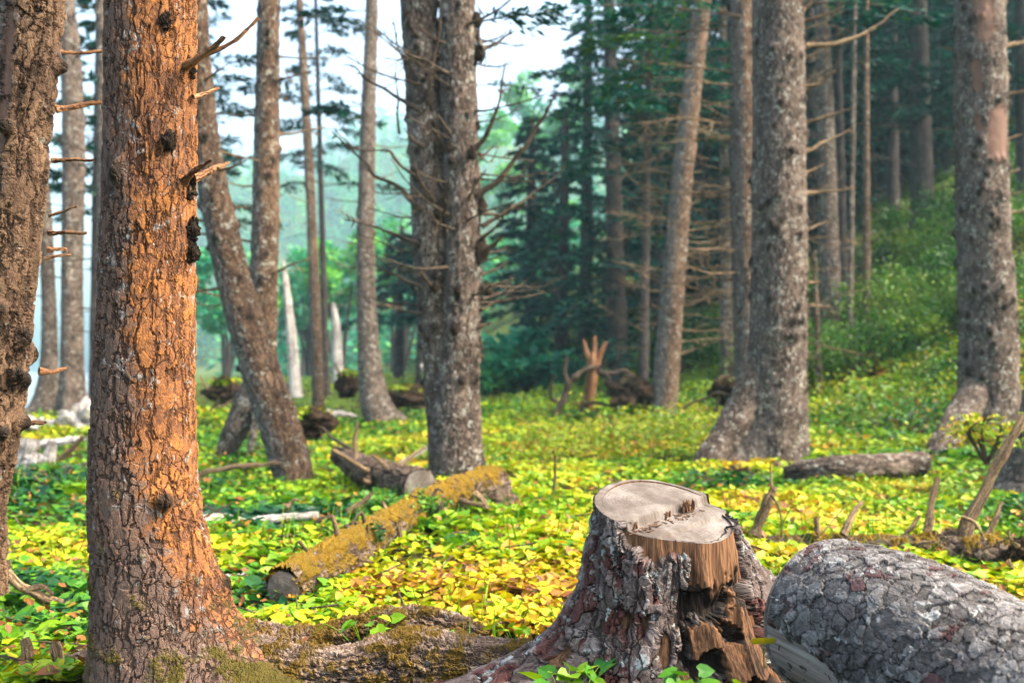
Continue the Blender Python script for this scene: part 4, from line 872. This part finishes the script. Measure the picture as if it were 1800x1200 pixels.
# ------------------------------------------------------------------ living crowns in the distance
def conifer(label, px, py, dep, wpx, lean, seed, z0, z1, rmax, nb, top=.5, mat='dusk', dens=1.0, spray=.3, tb=.4, bare=0, name='conifer', group=None, droop=.3, knots=10):
    b = P(px, py, dep); b[2] = height(b[0], b[1])[0]
    q = thing(name, label, 'tree', b, group); H = z1 + .5; r = wpx * dep / F / 2
    mb = MB(); v, f, bk, kn, _ = tube([b - [0, 0, .4], b + [lean * .3, 0, H * .3], b + [lean, 0, H]], [r * 1.25, r, r * top], 18, 60, [(0, 60, r * .5, .4), (180, 60, r * .5, .4)], .05, 2, knots, seed); mb.add(v, f, bk=bk, knot=kn); mb.build('trunk', M[mat], q)
    mb = crown_mesh(z0, z1, rmax, nb, seed, droop, dens, spray, tb, bare)
    for i, vv in enumerate(mb.v): mb.v[i] = vv + np.asarray(b) + np.column_stack([lean * np.clip(vv[:, 2] / H, 0, 1), 0 * vv[:, 0], 0 * vv[:, 0]])
    mb.build('crown' if nb else 'dead_branch', [M['twig'], M['needle']], q, smooth=False)
    return q
conifer('big dark conifer with wide drooping boughs behind the three pronged snag', 1088, 640, 40, 30, -.5, 201, 1.2, 21, 6.0, 56, bare=24, dens=1.1, tb=.5, droop=.42, spray=.26)
conifer('slender dim conifer right of the wide drooping conifer', 1158, 620, 43, 15, .1, 202, 4, 20, 3.0, 40, bare=16)
conifer('slim grey conifer between the slender tilting spruce and the knotty spruce', 1278, 660, 33, 18, -.1, 203, 6, 17, 2.6, 26, bare=22, mat='grey')
conifer('tall straight grey conifer on the bushy slope right of the broad trunk', 1462, 568, 31, 32, -.35, 204, 9, 17, 2.8, 18, bare=12, mat='grey')
conifer('thin conifer touching the tall straight grey one on the slope', 1484, 560, 32.5, 14, -.2, 205, 9, 16, 2.0, 14, bare=10)
conifer('thin pale mottled conifer pole on the dark slope', 1522, 500, 30, 11, .15, 206, 10, 14.5, 1.4, 8, bare=12, mat='warm')
conifer('very thin pale sapling leaning on the dark slope', 1492, 540, 29, 8, .35, 207, 10, 13, 1.0, 4, bare=8, mat='grey')
conifer('large dark conifer high on the right slope behind the shrubs', 1622, 385, 40, 34, -.2, 208, 4, 20, 5.0, 60, bare=16, dens=1.2)
conifer('dim conifer trunk on the slope between the pale pole and the large dark one', 1570, 400, 46, 18, .1, 209, 4, 20, 4.0, 50, bare=10)
conifer('dark conifer right of the tall right edge spruce', 1800, 350, 33, 22, .0, 210, 4, 18, 4.2, 50, bare=8)
conifer('dead thin snag stem right of the broad grey trunk', 1440, 590, 25, 9, -.1, 211, 2.4, 3.2, .3, 0, bare=8, mat='warm', name='dead_sapling')
conifer('sparse blue grey conifer with layered boughs behind the orange trunk', 312, 735, 30, 22, .2, 212, 5.5, 15, 3.9, 40, bare=10, droop=.12, tb=.3, spray=.17, dens=1.7)
conifer('sparse conifer with flat boughs behind the thin rusty footed pole', 575, 705, 38, 10, -.6, 213, 8, 17, 3.2, 32, bare=6, droop=.2, tb=.3, spray=.18, dens=1.6)
conifer('dim conifer with boughs to the ground left of the wide drooping conifer', 985, 660, 50, 22, .3, 214, .8, 13, 5.0, 46, dens=1.1, spray=.3, tb=.55, droop=.45, bare=8)
conifer('hazy conifer rising between the twin trunk and the wide drooping conifer', 930, 660, 62, 22, .2, 215, 3, 15, 4.4, 60, spray=.42, tb=.5)
conifer('hazy dark conifer left of the twin trunk in the far wood', 700, 675, 60, 16, .2, 216, 3.5, 9, 3.6, 40, spray=.4, tb=.45, bare=10)
conifer('overhanging conifer whose boughs cross the bright sky above the snag', 1130, 660, 30, 14, .3, 217, 8.0, 13.5, 5.0, 44, bare=18, tb=.62, droop=.16, dens=1.7, spray=.19)
conifer('dark conifer filling the gap right of the slender tilting spruce', 1235, 640, 48, 18, .0, 218, 1, 22, 4.6, 80, spray=.36, bare=8)
conifer('dark conifer behind the knotty spruce and broad trunk', 1345, 600, 50, 20, .2, 219, 1, 23, 4.8, 80, spray=.36, bare=8)
conifer('dark conifer above the bushy slope left of the large dark one', 1530, 430, 54, 20, .0, 220, 2, 22, 4.6, 70, spray=.36, bare=8)
conifer('dark conifer high on the slope left of the right edge spruce', 1690, 330, 52, 20, .0, 221, 1, 20, 4.8, 70, spray=.36)
conifer('dim conifer between the straight grey spruce and the twin trunk', 735, 690, 46, 9, .2, 222, 3, 9, 1.6, 16, bare=14)
conifer('pale boughed conifer close behind the thick orange trunk at the beach', 165, 735, 34, 16, .0, 223, 7, 16, 3.4, 30, droop=.15, tb=.55)

conifer('dense dark conifer left of and behind the wide drooping conifer', 1030, 650, 58, 22, .2, 224, .8, 22, 5.0, 66, spray=.34, tb=.42, droop=.4)
conifer('dense dark conifer directly behind the slender dim conifer', 1150, 640, 56, 22, -.2, 225, .8, 24, 5.2, 70, spray=.34, tb=.4, droop=.4)
conifer('dense dark conifer just left of the slender tilting spruce far back', 1205, 640, 60, 20, .1, 226, .8, 24, 5.0, 66, spray=.36, tb=.38, droop=.4)
conifer('dense dark conifer between the broad trunk and the tall straight grey conifer', 1425, 560, 50, 20, .1, 227, 1, 22, 4.8, 66, spray=.34, tb=.38, droop=.35)
conifer('dark conifer behind the thin conifers at the top of the right slope', 1480, 480, 58, 20, .1, 228, 1, 22, 4.8, 66, spray=.36, tb=.38, droop=.35)

# live boughs hanging in front of the sky
def bough(root, px, py, dep, az, L, rg_, tb=.6, spray=.13, droop=.2, dens=1.8):
    mb = MB(); mb.add(np.zeros((0, 3)), [], bk=np.zeros((0, 3)), tint=np.zeros((0, 1))); spray_bough(mb, P(px, py, dep), az, L, rg_, droop, dens, spray, tb=tb); mb.build('bough', [M['twig'], M['needle']], root, smooth=False)
rq = np.random.default_rng(300)
bough(t11, 1226, 70, 17.5, R(170), 2.0, rq, .95, droop=.12); bough(t11, 1222, 120, 17.5, R(165), 1.6, rq, .8, droop=.3)
bough(td, 838, 150, d + 8, R(10), 1.6, rq, .45); bough(td, 838, 40, 13, R(-20), 1.3, rq, .3)
bough(tr7, 536, 140, 31, R(160), 2.2, rq, .3, .2); bough(tr7, 545, 200, 31, R(10), 2.2, rq, .35, .2); bough(tr7, 530, 30, 31, R(20), 2.4, rq, .3, .2); bough(tr9, 648, 190, 27, R(190), 1.6, rq, .35, .2); bough(tr9, 652, 20, 27, R(170), 2.2, rq, .3, .2)

def broadleaf(label, px, py, dep, r3, zc, seed, tb, n=3400, size=.5, name='bushy_tree'):
    rg = np.random.default_rng(seed); b = P(px, py, dep); b[2] = height(b[0], b[1])[0]; q = thing(name, label, 'tree', b)
    mb = MB(); tops = []
    for i in range(5):
        a = rg.uniform(0, 2 * PI); e = b + [math.cos(a) * r3[0] * .5, math.sin(a) * r3[1] * .5, zc * rg.uniform(.8, 1.1)]
        v, f, bk, _, _ = tube([b - [0, 0, .3], b + (e - b) * .5 + rg.normal(0, .25, 3), e], [.2, .14, .05], 8, 24, seed=i); mb.add(v, f, bk=bk)
    mb.build('trunk', M['dusk'], q); mb = MB()
    k = 26; u = rg.normal(0, 1, (k, 3)); u /= np.linalg.norm(u, axis=1)[:, None]; u *= rg.uniform(.35, 1, (k, 1)) ** .5
    cc = b + [0, 0, zc] + u * r3; ci = rg.integers(0, k, n); d = rg.normal(0, 1, (n, 3)); d /= np.linalg.norm(d, axis=1)[:, None]
    rr = np.minimum(*r3[:2]) * .38; p = cc[ci] + d * rr * rg.uniform(.5, 1, (n, 1)) * [1, 1, .6]
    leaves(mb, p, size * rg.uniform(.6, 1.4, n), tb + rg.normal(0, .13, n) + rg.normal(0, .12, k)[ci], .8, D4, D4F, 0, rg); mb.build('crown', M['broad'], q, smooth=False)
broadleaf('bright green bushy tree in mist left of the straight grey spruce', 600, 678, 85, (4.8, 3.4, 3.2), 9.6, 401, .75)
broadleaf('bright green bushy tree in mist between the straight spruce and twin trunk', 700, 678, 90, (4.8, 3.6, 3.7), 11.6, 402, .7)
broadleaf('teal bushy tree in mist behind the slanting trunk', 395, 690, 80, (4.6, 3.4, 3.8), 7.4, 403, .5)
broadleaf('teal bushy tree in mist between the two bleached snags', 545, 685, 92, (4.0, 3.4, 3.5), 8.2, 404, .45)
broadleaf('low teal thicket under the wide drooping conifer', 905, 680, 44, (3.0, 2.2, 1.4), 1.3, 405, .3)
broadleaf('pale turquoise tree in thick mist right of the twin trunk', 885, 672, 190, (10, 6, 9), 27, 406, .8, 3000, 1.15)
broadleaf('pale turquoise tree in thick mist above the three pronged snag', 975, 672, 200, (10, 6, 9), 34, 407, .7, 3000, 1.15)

def wood_mass():
    rg = np.random.default_rng(500); mb = MB(); mb.add(np.zeros((0, 3)), [], bk=np.zeros((0, 3)), tint=np.zeros((0, 1)))
    spots = []
    while len(spots) < 1500:
        if len(spots) < 120: y = rg.uniform(52, 85); x = y * rg.uniform(.13, .62)
        elif len(spots) < 320: y = rg.uniform(120, 390); x = y * rg.uniform(-.27, .2)
        else: y = rg.uniform(400, 830); x = y * rg.uniform(-.34, .6)
        spots.append((x, y))
    for x, y in spots:
        z = height(x, y)[0]; H = rg.uniform(12, 18) * (1 if y < 90 else .75 if y < 395 else 1.7); rm = rg.uniform(2.6, 4.2) * (1 if y < 90 else 1.9); b = np.array([x, y, z - .3])
        v, f, bk, _, _ = tube([b, b + [0, 0, H * .5], b + [0, 0, H]], [.28, .2, .05], 6, 8, seed=3); mb.add(v, f, 0, bk=bk)
        n = 420 if y < 90 else 90; t = rg.random(n) ** .8; a = rg.integers(0, 40, n) * 2.4 + rg.normal(0, .22, n); k = rg.random(n) ** .6; r = rm * (1 - t * .9) * (.25 + .75 * k)
        p = np.stack([b[0] + np.cos(a) * r, b[1] + np.sin(a) * r, b[2] + 1.2 + (H - 1) * t - .3 * r], 1)
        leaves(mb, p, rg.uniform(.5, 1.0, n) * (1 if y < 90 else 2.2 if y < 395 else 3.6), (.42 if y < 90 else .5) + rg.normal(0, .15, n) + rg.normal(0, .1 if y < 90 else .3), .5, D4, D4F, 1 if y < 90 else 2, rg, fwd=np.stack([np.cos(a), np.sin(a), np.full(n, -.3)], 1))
    tag(mb.build('distant_wood', [M['dusk'], M['needle'], M['broad']], smooth=False), 'far off conifer wood fading into mist on the hillside', 'wood', kind='stuff')
wood_mass()

# ------------------------------------------------------------------ shrubs on the slope
def shrub(label, px, py, r3, seed, tb, n=1500, size=.075, dep=None, mat='shrub', sd=.14):
    rg = np.random.default_rng(seed); b = G(px, py) if dep is None else P(px, py, dep); q = thing('shrub', label, 'shrub', b)
    st = MB()
    for i in range(7):
        a = rg.uniform(0, 2 * PI); e = b + [math.cos(a) * r3[0] * .7, math.sin(a) * r3[1] * .7, r3[2] * rg.uniform(.9, 1.5)]
        v, f, bk, _, _ = tube([b - [0, 0, .1], (b + e) / 2 + rg.normal(0, .06, 3), e], [.018, .012, .005], 5, 10, seed=i); st.add(v, f, bk=bk)
    st.build('stem', M['twig'], q)
    k = 16; u = rg.normal(0, 1, (k, 3)); u /= np.linalg.norm(u, axis=1)[:, None]; u[:, 2] = abs(u[:, 2]) * rg.uniform(.3, 1, k)
    cc = b + [0, 0, r3[2] * .5] + u * np.asarray(r3) * rg.uniform(.4, .95, (k, 1)); ci = rg.integers(0, k, n); d = rg.normal(0, 1, (n, 3)); d /= np.linalg.norm(d, axis=1)[:, None]
    p = cc[ci] + d * min(r3) * .5 * rg.uniform(.3, 1, (n, 1)); mb = MB()
    leaves(mb, p, size * b[1] / 22 * rg.uniform(.7, 1.4, n), tb + rg.normal(0, sd, n) + rg.normal(0, .1, k)[ci], .8, D4, D4F, 0, rg); mb.build('foliage', M[mat], q, smooth=False); return q
SH = [('large bright green shrub at mid height on the slope left of the right edge spruce', 1640, 470, (1.5, 1.2, 1.0), .8), ('yellow green shrub halfway up the slope below the large bright one', 1560, 560, (1.2, 1, .6), .72), ('green shrub low on the slope left of the right edge spruce', 1620, 610, (1.3, 1, .7), .74), ('dark green shrub at the foot of the tall straight grey conifer', 1475, 590, (1.1, .9, .8), .4),
      ('green shrub just right of the broad grey trunk', 1445, 625, (1.0, .9, .7), .55), ('dark shrub high on the slope beneath the pale pole', 1530, 500, (1.3, 1, 1.0), .35), ('dark shrub high on the slope under the large dark conifer', 1600, 430, (1.5, 1, 1.2), .38), ('green shrub right of the right edge spruce halfway up', 1800, 450, (1.5, 1, 1.0), .7), ('bright shrub high right of the right edge spruce', 1790, 370, (1.4, 1, 1.0), .6),
      ('dark green bush between the tilting spruce and the knotty spruce', 1235, 640, (1.5, 1, 1.3), .3), ('dark green bush left of the tilting spruce', 1200, 648, (1.2, 1, .9), .33), ('yellowish bush right of the brushy tangle', 1140, 665, (.7, .6, .5), .85), ('green bush behind the knotty spruce', 1290, 655, (1.2, 1, .8), .4), ('green shrub on the lower slope beside the right edge spruce', 1670, 590, (1.0, .9, .6), .62), ('green shrub in the middle of the slope below the dark shrubs', 1530, 585, (1.1, .9, .6), .6), ('dark shrub in the middle of the slope under the pale pole', 1500, 545, (1.1, .9, .8), .42), ('rusty tinted shrub on the open slope', 1600, 520, (1.0, .9, .5), .7), ('green thicket at the slope edge right of the large shrub', 1680, 500, (1.0, .9, .7), .6)]
for i, (lb, px, py, r3, tb) in enumerate(SH): shrub(lb, px, py, tuple(1.35 * q for q in r3), 600 + i, tb, 2300, .07)
rs = np.random.default_rng(66)
for i in range(22):
    y_ = rs.uniform(23, 40); x_ = rs.uniform(7.5, .56 * y_) ; h_ = height(x_, y_)[0]
    px_ = CX + F * x_ / y_; py_ = CY - F * math.tan(math.atan((h_ - CAMH) / y_) - PITCH)
    r_ = rs.uniform(1.1, 2.3); shrub('low bush among the many bushes covering the right hand slope', px_, py_, (r_, r_ * .8, r_ * .75), 660 + i, rs.uniform(.4, .85), 1500, .075, y_)['group'] = 'bushes on the right hand slope'

shrub('leafy yellow green sprig growing at the root of the right edge spruce', 1735, 800, (.45, .4, .35), 640, .62, 420, .14, 10.8, 'leaf')
shrub('leafy green tangle on the raised middle of the mossy log', 748, 905, (.22, .2, .12), 641, .2, 300, .11, 7.9, 'leaf', .1)
shrub('dark green creeper on the mossy log near its cut half', 645, 955, (.2, .16, .1), 642, .1, 260, .11, 6.8, 'leaf', .1)


bough(t12, 1304, 30, 18.3, R(195), 2.6, rq, .7, .14, .22); bough(t11, 1232, 20, 17.6, R(185), 2.8, rq, .6, .14, .2); bough(t11, 1215, 170, 17.6, R(190), 1.8, rq, .5, .13, .3); bough(t13, 1400, 10, 15.6, R(-5), 2.2, rq, .6, .13, .2)
# ------------------------------------------------------------------ haze, light, camera
def finish():
    t = NT('haze_air'); v = t.n('ShaderNodeVolumePrincipled'); v.inputs['Color'].default_value = (.52, .88, 1, 1); v.inputs['Density'].default_value = HAZE
    v.inputs['Anisotropy'].default_value = .2
    t.l(v.outputs[0], t.out.inputs['Volume'])
    x0, x1, y0, y1, z0, z1 = -1450, 1450, -1450, 1450, -5.5, HAZE_TOP
    mb = MB(); q = np.array([[x0, y0, z0], [x1, y0, z0], [x1, y1, z0], [x0, y1, z0], [x0, y0, z1], [x1, y0, z1], [x1, y1, z1], [x0, y1, z1]])
    mb.add(q, np.array([[3, 2, 1, 0], [4, 5, 6, 7], [0, 1, 5, 4], [1, 2, 6, 5], [2, 3, 7, 6], [3, 0, 4, 7]]))
    tag(mb.build('haze', t.m, smooth=False), 'pale bluish sea mist filling the whole wood', 'haze', kind='stuff')
    w = bpy.data.worlds.new('World'); sc.world = w; w.use_nodes = True
    nt = w.node_tree; bg = nt.nodes['Background']; sky = nt.nodes.new('ShaderNodeTexSky'); sky.sky_type = 'NISHITA'; sky.sun_disc = False
    sky.sun_elevation = R(SUN_EL); sky.sun_rotation = R(SUN_AZ); sky.dust_density = 9; sky.air_density = 1.0; sky.ozone_density = 1.0
    nt.links.new(sky.outputs[0], bg.inputs[0]); bg.inputs[1].default_value = SKY
    L = bpy.data.lights.new('sun', 'SUN'); L.energy = SUN; L.angle = R(12); L.color = (1, .86, .68)
    lo = bpy.data.objects.new('sun', L); col.objects.link(lo); lo.location = (0, 0, 60)
    dv = Vector((math.sin(R(SUN_AZ)) * math.cos(R(SUN_EL)), math.cos(R(SUN_AZ)) * math.cos(R(SUN_EL)), math.sin(R(SUN_EL))))
    lo.rotation_euler = (-dv).to_track_quat('-Z', 'Y').to_euler()
    cm = bpy.data.cameras.new('camera'); co = bpy.data.objects.new('camera', cm); col.objects.link(co); sc.camera = co
    co.location = (0, 0, CAMH); co.rotation_euler = (PI / 2 + PITCH, 0, 0)
    cm.sensor_width = 36; cm.lens = F / 1800 * 36; cm.clip_start = .05; cm.clip_end = 5000
    cm.dof.use_dof = True; cm.dof.focus_distance = 4.1; cm.dof.aperture_fstop = 1.9
    sc.view_settings.view_transform = 'Standard'; sc.view_settings.look = 'None'; sc.view_settings.gamma = 1; sc.view_settings.exposure = EXPO
    c = sc.cycles; c.max_bounces = 5; c.diffuse_bounces = 3; c.glossy_bounces = 1; c.transmission_bounces = 2; c.transparent_max_bounces = 8; c.volume_bounces = 0
    c.use_denoising = True; c.sample_clamp_indirect = 6
    for o in sc.objects:
        if 'org_' in o: del o['org_']
HAZE, HAZE_TOP, SKY, SUN, SUN_EL, SUN_AZ, EXPO = .0005, 205, .15, 1.4, 46, 98, 2.48
finish()
